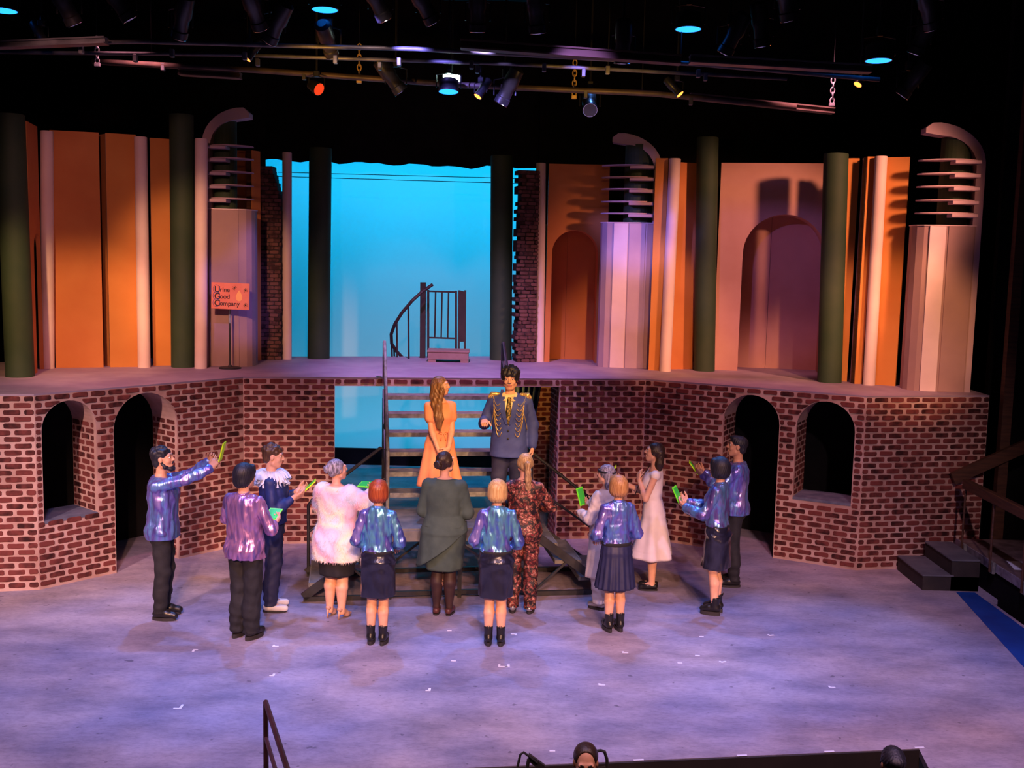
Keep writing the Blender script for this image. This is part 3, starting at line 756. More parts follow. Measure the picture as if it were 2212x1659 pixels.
# side flights
for sg, s0 in ((-1, -.02), (1, SW + .02)):
    for i in (1, 2, 3):
        a = s0 + sg * (i - 1) * .28; b = a + sg * .30
        tr = sbox('tread', min(a, b), max(a, b), 1.52, 2.42, LZ - .2 * i - .04, LZ - .2 * i, M_tread)
        sbox('nosing', b - .006, b + .006, 1.52, 2.42, LZ - .2 * i - .045, LZ - .2 * i + .003, M_greysteel, tr)
    for tt in (1.5, 2.44):
        sbar('stringer', (s0, tt, LZ - .06), (s0 + sg * .92, tt, .05), .04, .09)
        sbar('foot_rail', (s0, tt, .03), (s0 + sg * .92, tt, .03), .04, .05)
    sbar('cross_brace', (s0 + sg * .05, 2.44, .06), (s0 + sg * .45, 2.44, .42), .025, .025)
    tt = 1.5
    MB().tube([SP(s0, tt, LZ), SP(s0, tt, LZ + .72), SP(s0 + sg * .06, tt, LZ + .74), SP(s0 + sg * .86, tt, LZ + .12), SP(s0 + sg * .9, tt, LZ + .06), SP(s0 + sg * .9, tt, .04)], .02, 8).build('handrail', M_blacksteel, T)
    MB().tube([SP(s0, tt, LZ + .38), SP(s0 + sg * .9, tt, LZ - .26)], .015, 8).build('mid_rail', M_blacksteel, T)

# ------------------------------------------------------------ right side: grey steps, walkway, rails
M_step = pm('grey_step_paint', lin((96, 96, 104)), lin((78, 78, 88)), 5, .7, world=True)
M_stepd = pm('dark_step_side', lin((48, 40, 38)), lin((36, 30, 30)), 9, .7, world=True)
t = thing('side_steps', 'two grey painted steps leading up to the walkway at the right', 'steps', (4.90, 12.5, 0))
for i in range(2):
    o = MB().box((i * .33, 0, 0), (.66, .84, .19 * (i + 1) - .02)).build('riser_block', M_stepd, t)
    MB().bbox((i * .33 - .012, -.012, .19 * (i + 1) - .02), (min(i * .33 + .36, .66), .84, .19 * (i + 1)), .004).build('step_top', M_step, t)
t = thing('walkway', 'narrow raised walkway with pale worn edge at the right of the stage', 'walkway', (5.66, 6.6, 0))
MB().box((0, 0, -.9), (1.9, 6.82, .36)).build('side', M_black, t)
MB().bbox((-.01, 0, .36), (1.9, 6.82, .40), .005).build('deck', pm('walkway_planks', lin((120, 100, 96)), lin((84, 66, 62)), 6, .7, world=True), t)
MB().box((-.022, 0, .30), (-.008, 6.82, .40)).build('edge_strip', pm('worn_pale_edge', lin((150, 146, 160)), lin((110, 104, 116)), 12, .6, world=True), t)
t = thing('handrail', 'brown wooden handrail on slim posts along the right walkway', 'handrail', (5.585, 6.6, 0))
MB().bbox((-.03, 0, 1.10), (.05, 6.55, 1.22), .01).build('top_rail', M_wood, t)
for y in (6.5, 5.7, 4.9, 4.0, 3.0):
    p = MB().tube([(.0, y, .3), (.0, y, 1.11)], .014, 8).build('post', M_wood, t)
    MB().bbox((.012, y - .05, .28), (.048, y + .05, .42), .006).build('clamp', M_greysteel, p)
P = onz(2140, 1188, .40)
t = MB().add([(-.2, -.16, .0), (.16, -.2, .0), (.24, .12, .012), (-.14, .18, .006), (-.2, -.16, .004), (.16, -.2, .004), (.24, .12, .016), (-.14, .18, .010)], [(3, 2, 1, 0), (4, 5, 6, 7), (0, 1, 5, 4), (1, 2, 6, 5), (2, 3, 7, 6), (3, 0, 4, 7)]).build('paper_sheet', pm('white_paper', lin((220, 226, 240)), rough=.6), loc=(5.95, 12.2, .402))
tag(t, 'white sheet of paper lying on the right walkway', 'paper')
t = MB().bar(ony(2058, 1034, 13.44), ony(2300, 925, 13.44), .06, .15).build('stair_rail', M_wood)
tag(t, 'dark brown sloping rail in front of the right end of the brick wall', 'rail')
a = ony(2160, 1040, 13.54)
t = MB().box((a.x - .06, 13.475, .0), (a.x + .06, 13.58, 7.98)).build('wooden_post', M_wood)
tag(t, 'tall dark brown wooden post against the right wall', 'post')

# ------------------------------------------------------------ foreground: pit rail, tape marks, chairs
a = ony(574, 1514, 7.35); t = thing('pit_handrail', 'brown metal handrail sloping down into the pit at the bottom left', 'handrail', (a.x, a.y, 0))
M_rail = pm('maroon_rail_paint', lin((70, 38, 44)), lin((52, 28, 34)), 10, .45, world=True)
b = ony(630, 1690, 6.3) - Vector((a.x, a.y, 0)); b2 = b * 1
MB().tube([(0, 0, -1.14), (0, 0, a.z - .02), (.004, -.02, a.z), (b.x, b.y, b.z), (b.x * 1.6, b.y * 1.6, a.z + (b.z - a.z) * 1.6)], .019, 8).build('top_rail', M_rail, t)
MB().tube([(0, 0, a.z - .27), (b.x, b.y, b.z - .27), (b.x * 1.6, b.y * 1.6, a.z - .27 + (b.z - a.z) * 1.6)], .015, 8).build('mid_rail', M_rail, t)
MB().lathe([(.05, -1.15), (.05, -1.135)], 12).build('foot_plate', M_rail, t)

M_tape = pm('white_gaffer_tape', lin((225, 222, 232)), rough=.6)
marks = [(1076, 1441, 0, 'v'), (1101, 1441, 90, 'm'), (930, 1493, 90, 'm'), (985, 1427, 180, 's'), (1344, 1411, 0, 'm'), (1293, 1481, 0, 'm'), (1116, 1369, 180, 'm'), (391, 1532, 90, 'v'), (418, 1403, 270, 'm'),
         (588, 1397, 0, 'm'), (592, 1461, 90, 'm'), (1511, 1376, 0, 's'), (1662, 1374, 20, 'm'), (1502, 1417, 0, 's'), (1559, 1432, 30, 'm'), (1791, 1486, 0, 'm'), (966, 1363, 0, 's'), (1464, 1433, 0, 's'), (1187, 1624, 0, 's')]
spots = ['in front of the blond bob performer', 'just right of the longest tape corner', 'in the middle of the open floor', 'between the red and blond bob performers', 'in the right middle floor', 'right of centre in the lower floor', 'near the boots of the blond bob performer', 'in the lower left floor', 'left of the purple shirt performer',
         'right of the purple shirt boots', 'in the left middle floor', 'near the ankle boots at the right', 'far right in the middle floor', 'below the black bob performer', 'in front of the black bob performer', 'in the lower right floor', 'behind the blond bob performer', 'in the middle right of the floor', 'beside the pit edge chair']
for (x, y, rot, sz), wh in zip(marks, spots):
    p = onz(x, y, 0); l = {'v': .09, 'm': .06, 's': .045}[sz]
    mb = MB(); mb.rings([[(0, 0, z), (l, 0, z), (l, .022, z), (.02, .022, z), (.02, l * .75, z), (0, l * .75, z)] if sz != 's' else [(0, 0, z), (l, 0, z), (l, .02, z), (l * .5, .021, z), (0, .02, z), (0, .01, z)] for z in (.0006, .003)])
    o = mb.build('tape_mark', M_tape, loc=(p.x, p.y, 0), rz=math.radians(rot)); tag(o, ('small L of white tape ' if sz != 's' else 'short strip of white tape ') + wh, 'tape mark', 'spike marks on the floor')
for i, x in enumerate((1380, 1604, 1793, 1988)):
    p = onz(x, 1659 - (x - 1040) * .0445 + 1, 0)
    o = MB().rings([[(-.04, -.012, z), (.04, -.012 + .011, z), (.04, .022, z), (-.04, .011, z)] for z in (.0006, .004)]).build('edge_tape', M_tape, loc=(p.x, p.y + .015, 0))
    tag(o, 'white tape tab on the pit edge, ' + ['nearest the bald front head', 'second from the left of the dark pit edge', 'left of the dark haired pit head', 'at the pit corner'][i], 'tape mark', 'tape tabs on the pit edge')
# music stand and chair tops in the pit
def pz(px, py, Y): return ony(px, py, Y)
Yp = 7.2
t = thing('music_stand', 'black folding stand leaning at the pit edge, left of the pit heads', 'music stand', (pz(1150, 1660, Yp).x, Yp, -1.15)); o_ = t.location
def L_(v): return Vector(v) - Vector(o_)
MB().tube([L_(pz(1118, 1656, Yp)), L_(pz(1124, 1630, Yp)), L_(pz(1131, 1625, Yp)), L_(pz(1142, 1633, Yp)), L_(pz(1160, 1648, Yp))], .009, 8).build('wire_frame', M_blacksteel, t)
q = [L_(pz(1143, 1630, Yp)), L_(pz(1177, 1655, Yp)), L_(pz(1170, 1668, Yp)), L_(pz(1141, 1644, Yp))]
MB().rings([[p for p in q], [p + Vector((0, .03, 0)) for p in q]]).build('desk', M_blacksteel, t)
MB().tube([L_(pz(1142, 1640, Yp)), L_(pz(1135, 1680, Yp)), Vector((0, 0, .25))], .012, 8).build('pole', M_blacksteel, t)
for a in (0, 2.1, 4.2): MB().tube([(0, 0, .25), (.28 * math.cos(a), .28 * math.sin(a), .012)], .011, 6).build('leg', M_blacksteel, t)
Yc = 7.05; t = thing('pit_chair', 'black tubular chair back right of the balding head in the pit', 'chair', (pz(1290, 1660, Yc).x, Yc, -1.15)); o_ = t.location
MB().tube([L_(pz(1313, 1720, Yc)), L_(pz(1311, 1640, Yc)), L_(pz(1306, 1624, Yc)), L_(pz(1298, 1621, Yc)), L_(pz(1285, 1623, Yc)), L_(pz(1262, 1625, Yc)), L_(pz(1255, 1640, Yc)), L_(pz(1254, 1720, Yc))], .011, 8).build('back_frame', M_blacksteel, t)
MB().tube([L_(pz(1312, 1657, Yc)), L_(pz(1256, 1662, Yc))], .008, 8).build('cross_rail', M_blacksteel, t)
MB().bbox((-.22, -.05, .44), (.2, .36, .48), .01).build('seat', M_blacksteel, t)
for sx_ in (-.2, .18):
    MB().tube([(sx_, .34, .44), (sx_, .36, .01)], .011, 8).build('leg', M_blacksteel, t); MB().tube([(sx_, .0, .98), (sx_, 0, .01)], .011, 8).build('leg', M_blacksteel, t)

# ------------------------------------------------------------ overhead rig
M_pipe = pm('dull_steel_pipe', (.16, .16, .17), (.08, .08, .085), 6, .4, .2, world=True)
M_can = pm('black_lamp_housing', (.012, .012, .013), (.02, .02, .021), 12, .35, world=True)
M_gold = pm('brass_chain', (.80, .52, .14), rough=.4, metal=.3)
M_zinc = pm('zinc_chain', (.30, .30, .31), rough=.4, metal=.3)
def pipe(pts, Y, r, label, m=M_pipe, nm='rig_pipe', cat='pipe', clamps=()):
    P = [ony(x, y, yy) for (x, y), yy in zip(pts, Y)]
    t = thing(nm, label, cat, P[0]); o = P[0]
    MB().tube([p - o for p in P], r, 10).build('tube', m, t, smooth=True)
    for f in (.22, .78):
        a = P[0].lerp(P[-1], f) - o; zt = a.z
        j = min(range(len(P) - 1), key=lambda q: abs((P[q].x + P[q + 1].x) / 2 - (a.x + o.x))); q0, q1 = P[j] - o, P[j + 1] - o; zt = q0.z + (q1.z - q0.z) * (a.x - q0.x) / (q1.x - q0.x)
        MB().tube([(a.x, a.y, zt), (a.x, a.y, 7.99 - o.z)], .006, 6).build('hanger_rod', M_can, t)
    for f in clamps:
        a = P[0].lerp(P[-1], f) - o
        MB().bbox((a.x - .02, a.y - .03, a.z - .05), (a.x + .02, a.y + .03, a.z + .03), .005).build('clamp', M_pipe, t)
    return t
pipe([(-60, 96), (300, 90), (900, 106), (1500, 138), (1900, 172)], [11, 11, 11, 11, 11], .022, 'thin steel pipe running across the upper rig', clamps=[.12, .22, .3, .4, .47, .55, .63, .7, .8])
pipe([(-60, 112), (500, 118), (1100, 138), (1700, 170)], [11.6] * 4, .02, 'second thin steel pipe just above the front truss bar', clamps=[.2, .35, .5, .62, .75, .9])
pipe([(200, 133), (560, 152), (1000, 184), (1410, 202), (1720, 232)], [12.2] * 5, .032, 'long front rig bar glowing amber in places', pm('oxidised_bar', (.16, .11, .08), (.08, .06, .055), 5, .5, .3, world=True), clamps=[.1, .3, .5, .7, .85])
def beam(a, b, Y, h, label, m):
    A, B = ony(*a, Y), ony(*b, Y); t = thing('rig_beam', label, 'beam', A)
    MB().bar((0, 0, 0), B - A, .08, h).build('web', m, t)
    for s in (-1, 1): MB().bar(Vector((0, -.0, s * h / 2)), B - A + Vector((0, 0, s * h / 2)), .14, .015).build('flange', m, t)
    return t
M_beam = pm('brown_beam', (.12, .075, .05), (.07, .045, .035), 3, .6, world=True)
beam((995, 96), (1470, 130), 10.6, .07, 'brown wooden beam end lit orange above the centre of the rig', M_beam)
beam((388, 156), (520, 164), 12.0, .05, 'short brown beam piece at the left end of the front bar', M_beam)
beam((1490, 128), (1880, 150), 10.6, .06, 'dim grey beam at the upper right of the rig', M_pipe)
beam((-60, 100), (230, 88), 10.8, .05, 'dim lavender beam at the upper left of the rig', M_pipe)
beam((1490, 208), (1800, 240), 12.6, .05, 'dark beam at the right end of the front bar', M_beam)
_lk = MB(); _pts = [(.022 * math.cos(a), 0, .036 * math.sin(a)) for a in [2 * math.pi * q / 12 for q in range(12)]]
_lk.tube(_pts + _pts[:1], .0075, 6, False); 
def chain(px, y0, y1, Y, m, label):
    A, B = ony(px, y0, Y), ony(px, y1, Y); t = thing('chain', label, 'chain', B); n = int((A.z - B.z) / .055)
    me = None
    for i in range(n):
        if me is None: o = _lk.build('link', m, t); me = o.data; me.polygons.foreach_set('use_smooth', [True] * len(me.polygons)); 
        else: o = bpy.data.objects.new('link', me); COL.objects.link(o); o.parent = t
        o.location = (0, 0, .03 + i * .055); o.rotation_euler = (0, 0, (i % 2) * math.pi / 2)
    # hook at the bottom and rod up to the grid
    MB().tube([(0, 0, n * .055), (0, 0, n * .055 + .12), (0, 0, 7.95 - B.z)], .004, 6).build('hanger_rod', M_can, t)
    MB().bbox((-.03, -.02, -.03), (.03, .02, .012), .006).build('hook_plate', m, t)
chain(776, 88, 174, 12.32, M_gold, 'golden chain hanging left of centre above the blue backdrop')
chain(1240, 125, 208, 12.32, M_gold, 'golden chain hanging right of centre above the blue backdrop')
chain(1797, 168, 224, 12.3, M_zinc, 'grey chain hanging at the right of the rig')
chain(210, 72, 138, 11.8, M_zinc, 'grey chain hanging at the left of the rig')

E_blue = pm('blue_led_face', (.0, .05, .3), emit=(.01, .20, 1), estr=3.2)
E_white = pm('white_led_face', (.6, .8, .8), emit=(.75, 1, .9), estr=22)
E_red = pm('red_gel_glow', (.3, .02, .0), emit=(1, .05, .01), estr=.9)
E_amber = pm('amber_gel_glow', (.3, .1, .0), emit=(1, .22, .03), estr=3.5)
M_lens = pm('dark_glass_lens', (.03, .03, .04), rough=.08, coat=1)
M_glint = pm('polished_trim', (.6, .6, .62), rough=.15, metal=1)
def lamp(px, py, Y, aim, label, kind='ell', size=1.0, lens=None, group=None):
    """hanging stage light: housing, barrel, lens, yoke, clamp; aim is the world direction of the beam"""
    P = ony(px, py, Y); t = thing('stage_light', label, 'stage light', P, group=group)
    d = Vector(aim).normalized(); R = d.to_track_quat('Z', 'Y').to_matrix().to_4x4(); s = size
    if kind == 'ell': prof = [(.05, -.34), (.085, -.31), (.09, -.12), (.075, -.09), (.075, .02), (.085, .03), (.085, .10)]; r = .08
    elif kind == 'par': prof = [(.03, -.2), (.08, -.17), (.105, -.05), (.11, .04), (.115, .05), (.115, .065)]; r = .108
    else: prof = [(.10, -.12), (.13, -.10), (.135, .02), (.14, .03), (.14, .05)]; r = .13
    def bld(name, mb, m, sm=False):
        o = mb.build(name, m, t); o.matrix_local = R.copy(); 
        if sm: shade(o)
        return o
    bld('housing', MB().lathe([(a * s, z * s) for a, z in prof], 20), M_can, True)
    bld('lens', MB().lathe([(r * s * .2, (prof[-1][1] + .004) * s), (r * s, (prof[-1][1] + .002) * s), (r * s, (prof[-1][1] - .004) * s)], 20), lens or M_lens)
    bld('front_ring', MB().tube([(r * s * 1.03 * math.cos(a), r * s * 1.03 * math.sin(a), prof[-1][1] * s) for a in [2 * math.pi * q / 20 for q in range(21)]], .006 * s, 6, False), M_glint if kind == 'ell' else M_can)
    w = (prof[2][0] + .03) * s
    MB().tube([(-w, 0, 0), (-w, 0, .17 * s), (0, 0, .2 * s), (w, 0, .17 * s), (w, 0, 0)], .009 * s, 6).build('yoke', M_can, t)
    MB().bbox((-.03, -.03, .19 * s), (.03, .03, .29 * s), .006).build('clamp', M_can, t)
    MB().tube([(0, 0, .28 * s), (0, 0, max(.4, 7.95 - P.z))], .012, 6).build('drop_pipe', M_can, t)
    return t
for px, py, lab in ((8, 12, 'at the top left corner of the picture'), (702, 10, 'at the top, above the left green backdrop column'), (1487, 52, 'at the top right of centre'), (1898, 120, 'at the upper right of the rig'), (969, 190, 'under the white panel')):
    lamp(px, py, 10.9 if py < 150 else 12.0, (0, -.15 if py > 150 else -.05, -1), 'round light with glowing blue face ' + lab, 'led', .95 if py < 150 else .8, E_blue, 'blue wash lights')
P = ony(976, 171, 12.3); t = thing('led_panel', 'bright white work light panel on the front bar', 'stage light', P)
MB().bbox((-.11, 0, -.06), (.11, .08, .06), .01).build('housing', M_can, t)
for i in range(4):
    MB().bbox((-.095 + i * .048, -.014, -.045), (-.055 + i * .048, -.001, .045), .005).build('cell', E_white, t)
MB().tube([(0, .04, .06), (0, .04, 1.8)], .012, 6).build('drop_pipe', M_can, t)
lamp(684, 190, 12.0, (.75, -.55, -.45), 'lamp glowing deep red under the front bar, left of centre', 'par', .62, E_red)
for px, py, Y, aim, lab in ((90, 80, 11, (.5, -.2, -.8), 'at the upper left above the wide orange panel'), (540, 118, 11.4, (-.5, -.3, -.8), 'left of centre, above the short brown beam'), (1038, 200, 12, (-.5, -.3, -.8), 'right of the white panel on the front bar'), (1462, 196, 12, (.6, -.3, -.7), 'at the right end of the amber front bar'), (1858, 174, 12, (-.5, -.3, -.8), 'beside the grey chain at the right')):
    lamp(px, py, Y, aim, 'spotlight with amber glowing rim ' + lab, 'ell', .55, E_amber, 'amber rimmed spotlights')
dark = [(268, 22, 10.5, (.5, .3, -.8), 'left of the top'), (556, 40, 10.4, (.2, .6, -.8), 'above the left fixture fin'), (590, 70, 10.6, (-.5, .4, -.8), 'left of the top blue light'), (712, 100, 11.2, (.1, .8, -.5), 'under the top blue light'), (822, 20, 10.4, (.4, .5, -.8), 'over the left golden chain'), (925, 28, 10.5, (.5, .4, -.8), 'near the top centre'),
        (1032, 45, 10.4, (.0, .3, -1), 'above the brown beam end'), (1160, 48, 10.4, (.1, .3, -1), 'above the middle of the brown beam'), (1345, 115, 10.8, (0, .2, -1), 'as a black block right of centre'), (855, 182, 12, (.6, .2, -.8), 'under the bar left of the white panel'), (1090, 206, 12, (-.4, .2, -.8), 'under the bar right of the white panel'), (1274, 230, 12.5, (0, -.8, -.5), 'below the right golden chain'),
        (1645, 78, 10.8, (.2, .2, -1), 'left of the right blue light'), (1575, 96, 10.8, (-.4, .3, -.9), 'right of the middle blue light'), (1985, 96, 10.9, (-.3, .3, -1), 'over the right blue light'), (1960, 190, 12, (-.5, .3, -.8), 'at the right end of the rig'), (1700, 20, 10.2, (.3, .3, -.9), 'at the top right'), (2010, 40, 10.4, (.4, .3, -.9), 'in the top right corner'), (390, 60, 10.6, (-.3, .4, -.8), 'above the second white column'), (150, 30, 10.4, (.3, .4, -.8), 'in the top left dark area')]
for px, py, Y, aim, lab in dark:
    lamp(px, py, Y, aim, 'unlit black spotlight hanging ' + lab, 'ell', .95, None, 'unlit spotlights in the rig')
# ------------------------------------------------------------ people: smooth distance-field bodies and clothes
def smin(a, b, k):
    if k <= 0: return np.minimum(a, b)
    h = np.maximum(k - np.abs(a - b), 0) / k
    return np.minimum(a, b) - h * h * k * .25
V = lambda *a: np.array(a, float)
class Sdf:
    def __init__(s): s.ops = []
    def cap(s, a, b, ra, rb=None, k=.02, sub=False):
        a = np.array(a, float); b = np.array(b, float); rb = ra if rb is None else rb
        ab = b - a; L2 = max(ab @ ab, 1e-9); rm = max(ra, rb)
        def fn(X, Y, Z):
            t = np.clip(((X - a[0]) * ab[0] + (Y - a[1]) * ab[1] + (Z - a[2]) * ab[2]) / L2, 0, 1)
            return np.sqrt((X - a[0] - t * ab[0]) ** 2 + (Y - a[1] - t * ab[1]) ** 2 + (Z - a[2] - t * ab[2]) ** 2) - (ra + (rb - ra) * t)
        s.ops.append((np.minimum(a, b) - rm, np.maximum(a, b) + rm, fn, k, sub)); return s
    def chain(s, pts, rs, k=.02):
        for i in range(len(pts) - 1): s.cap(pts[i], pts[i + 1], rs[i], rs[i + 1], k)
        return s
    def ell(s, c, r, R=None, k=.02, sub=False):
        c = np.array(c, float); r = np.array(r, float); R = np.eye(3) if R is None else R; rm = r.max()
        ext = np.abs(R) @ r
        def fn(X, Y, Z):
            x, y, z = X - c[0], Y - c[1], Z - c[2]
            q = [R[0, i] * x + R[1, i] * y + R[2, i] * z for i in range(3)]
            k0 = np.sqrt(sum((q[i] / r[i]) ** 2 for i in range(3))); k1 = np.sqrt(sum((q[i] / r[i] ** 2) ** 2 for i in range(3))) + 1e-9
            return k0 * (k0 - 1) / k1
        s.ops.append((c - ext, c + ext, fn, k, sub)); return s
    def loft(s, rows, k=.02, p=2.0, waves=None):
        # rows (z, cy, halfwidth, halfdepth) bottom to top
        R = np.array(rows, float); zz = np.linspace(R[0, 0], R[-1, 0], 80)
        def sm(c):
            v = np.interp(zz, R[:, 0], R[:, c]); w = np.array([1, 2, 3, 2, 1.]) / 9
            return np.convolve(np.pad(v, 2, 'edge'), w, 'valid')
        T = [sm(c) for c in (1, 2, 3)]; am, bm = R[:, 2].max(), R[:, 3].max()
        def fn(X, Y, Z):
            zc = Z[0, 0, :]; cy, a, b = [np.interp(zc, zz, t) for t in T]
            y = Y - cy
            if waves: # (n, amp, z_full, z_zero)
                n, amp, zf, z0 = waves; th = np.arctan2(X / a, y / b); f = np.clip((z0 - zc) / (z0 - zf), 0, 1)
                a = a + amp * f * np.sin(n * th); b = b + amp * f * np.sin(n * th)
            q = (np.abs(X / a) ** p + np.abs(y / b) ** p) ** (1 / p)
            d = (q - 1) * np.minimum(a, b)
            return np.maximum(d, np.maximum(R[0, 0] - Z, Z - R[-1, 0]))
        s.ops.append((V(-am, (R[:, 1] - R[:, 3]).min(), R[0, 0]), V(am, (R[:, 1] + R[:, 3]).max(), R[-1, 0]), fn, k, False)); return s
    def cut(s, fn): s.ops.append((None, None, fn, 0, 'cut')); return s
    def disp(s, fn): s.ops.append((None, None, fn, 0, 'disp')); return s
    def mesh(s, h):
        adds = [o for o in s.ops if o[0] is not None and o[4] is False]
        lo = np.min([o[0] for o in adds], 0) - 3 * h - .015; hi = np.max([o[1] for o in adds], 0) + 3 * h + .015
        n = np.ceil((hi - lo) / h).astype(int) + 1
        ax = [lo[i] + h * np.arange(n[i]) for i in range(3)]
        D = np.full(n, .08, np.float64)
        full = (ax[0][:, None, None], ax[1][None, :, None], ax[2][None, None, :])
        for a, b, fn, k, mode in s.ops:
            if mode == 'cut': D = np.maximum(D, fn(*full)); continue
            if mode == 'disp':
                D = D + np.where(np.abs(D) < .05, fn(*full), 0); continue
            m = k + 2 * h + .01
            i0 = np.maximum(((a - m - lo) / h).astype(int), 0); i1 = np.minimum(((b + m - lo) / h).astype(int) + 2, n)
            sl = tuple(slice(i0[j], i1[j]) for j in range(3))
            if any(i1[j] - i0[j] < 1 for j in range(3)): continue
            d = fn(ax[0][sl[0]][:, None, None], ax[1][sl[1]][None, :, None], ax[2][sl[2]][None, None, :])
            D[sl] = smin(D[sl], d, k) if mode is False else -smin(-D[sl], d, k)
        return nets(D, lo, h)
def nets(D, lo, h):
    I = D < 0
    c = I[:-1, :-1, :-1].astype(np.int8)
    tot = sum(I[i:I.shape[0] - 1 + i, j:I.shape[1] - 1 + j, k:I.shape[2] - 1 + k].astype(np.int8) for i in (0, 1) for j in (0, 1) for k in (0, 1))
    cells = np.argwhere((tot > 0) & (tot < 8))
    idx = np.full(tot.shape, -1, np.int32); idx[tuple(cells.T)] = np.arange(len(cells))
    acc = np.zeros((len(cells), 3)); cnt = np.zeros(len(cells))
    cor = [(i, j, k) for i in (0, 1) for j in (0, 1) for k in (0, 1)]
    val = {q: D[cells[:, 0] + q[0], cells[:, 1] + q[1], cells[:, 2] + q[2]] for q in cor}
    for q in cor:
        for axn in range(3):
            if q[axn] == 0:
                q2 = tuple(q[i] + (1 if i == axn else 0) for i in range(3)); a, b = val[q], val[q2]
                m = (a < 0) != (b < 0); t = a[m] / (a[m] - b[m])
                p = np.tile(np.array(q, float), (m.sum(), 1)); p[:, axn] += t
                acc[m] += p; cnt[m] += 1
    verts = lo + h * (cells + acc / cnt[:, None])
    quads = []
    for axn in range(3):
        o1, o2 = [(1, 2), (2, 0), (0, 1)][axn]
        sl0 = [slice(None)] * 3; sl1 = [slice(None)] * 3; sl0[axn] = slice(0, -1); sl1[axn] = slice(1, None)
        A, B = I[tuple(sl0)], I[tuple(sl1)]
        e = np.argwhere(A != B)
        e = e[(e[:, o1] > 0) & (e[:, o2] > 0) & (e[:, o1] < D.shape[o1] - 1) & (e[:, o2] < D.shape[o2] - 1)]
        if not len(e): continue
        fl = A[tuple(e.T)]
        def g(d1, d2):
            c = e.copy(); c[:, o1] -= d1; c[:, o2] -= d2; return idx[tuple(c.T)]
        q = np.stack([g(1, 1), g(0, 1), g(0, 0), g(1, 0)], 1)
        q[~fl] = q[~fl][:, ::-1]
        quads.append(q)
    q = np.concatenate(quads); q = q[(q >= 0).all(1)]
    return verts, q
def net_obj(name, parts, m, parent):
    vs, qs, n = [], [], 0
    for v, q in parts: vs.append(v); qs.append(q + n); n += len(v)
    v = np.concatenate(vs); q = np.concatenate(qs).astype(np.int32)
    me = bpy.data.meshes.new(name); me.vertices.add(len(v)); me.vertices.foreach_set('co', v.astype(np.float32).ravel())
    me.loops.add(q.size); me.loops.foreach_set('vertex_index', q.ravel()); me.polygons.add(len(q))
    me.polygons.foreach_set('loop_start', np.arange(0, q.size, 4, dtype=np.int32)); 
    me.update(calc_edges=True); me.validate()
    return mobj(name, me, m, parent, True, fix=False)
def nz3(seed, f, amp):
    r = np.random.RandomState(seed); K = r.normal(size=(6, 3)) * f; ph = r.uniform(0, 6.28, 6)
    return lambda X, Y, Z: amp * sum(np.sin(k[0] * X + k[1] * Y + k[2] * Z + p) for k, p in zip(K, ph)) / 3
def rotm(yaw, pitch=0, roll=0):
    cy, sy, cp, sp_, cr, sr = math.cos(yaw), math.sin(yaw), math.cos(pitch), math.sin(pitch), math.cos(roll), math.sin(roll)
    return np.array([[cy, -sy, 0], [sy, cy, 0], [0, 0, 1.]]) @ np.array([[1, 0, 0], [0, cp, -sp_], [0, sp_, cp]]) @ np.array([[cr, 0, sr], [0, 1, 0], [-sr, 0, cr]])
def unit(v): v = np.array(v, float); return v / (np.linalg.norm(v) + 1e-12)
def ik(S, Wt, l1, l2, pole):
    S, Wt = np.array(S, float), np.array(Wt, float); d = Wt - S; D = np.linalg.norm(d)
    if D > (l1 + l2) * .995: Wt = S + d / D * (l1 + l2) * .995; d = Wt - S; D = np.linalg.norm(d)
    a = (l1 * l1 - l2 * l2 + D * D) / (2 * D); hgt = math.sqrt(max(l1 * l1 - a * a, 0)); u = d / D
    p = np.array(pole, float); p = unit(p - (p @ u) * u)
    return S + u * a + p * hgt, Wt

SKIN = pm('skin_fair', lin((224, 172, 146)), lin((214, 158, 132)), 14, .5, spec=.35)
SKIN2 = pm('skin_olive', lin((206, 152, 120)), lin((194, 138, 108)), 14, .5, spec=.35)
TIGHTS = pm('sheer_tights', lin((242, 186, 150)), lin((232, 172, 136)), 10, .42)
TIGHTSD = pm('dark_brown_tights', lin((62, 38, 34)), lin((50, 30, 28)), 10, .6)
M_eye = pm('eye_white', (.8, .78, .75), rough=.2); M_iris = pm('eye_iris', (.03, .015, .01), rough=.15); M_lip = pm('lip_rose', lin((188, 108, 98)), rough=.5); M_brow = pm('brow_dark', (.02, .012, .01), rough=.8)
def hairmat(name, c1, c2, rough=.38):
    m = pm(name, c1, c2, 22, rough, stretch=(4, 4, .35), bump=.5, bscale=60, bdist=.004, spec=.5); return m
H_black = hairmat('hair_black', (.008, .008, .012), (.02, .018, .028), .5); H_dark = hairmat('hair_dark_brown', (.022, .012, .010), (.05, .028, .02))
H_brown = hairmat('hair_brown', (.06, .028, .016), (.12, .06, .03)); H_long = hairmat('hair_chestnut', (.12, .05, .02), (.34, .17, .07))
H_red = hairmat('hair_copper_red', (.22, .035, .010), (.42, .09, .025)); H_blond = hairmat('hair_blond', (.48, .27, .09), (.72, .48, .2)); H_ginger = hairmat('hair_ginger_blond', (.38, .16, .05), (.62, .32, .11))
H_silver = hairmat('hair_silver_streaked', (.06, .05, .07), (.5, .46, .56))
H_honey = hairmat('hair_honey_ponytail', (.30, .16, .06), (.62, .42, .2))
def irid(name, cols, scale=4, rough=.33, metal=.65, bump=.6):
    return pm(name, cols[0], tuple(cols[1:]), scale, rough, metal, bump=bump, bscale=4.5, stretch=(2.4, 2.4, .55), lo=.30, hi=.70, detail=2, bdist=.05, distort=.5)
I_blue = irid('iridescent_blue_fabric', [(.12, .10, .44), (.24, .22, .76), (.18, .36, .78), (.16, .12, .50), (.46, .36, .82)])
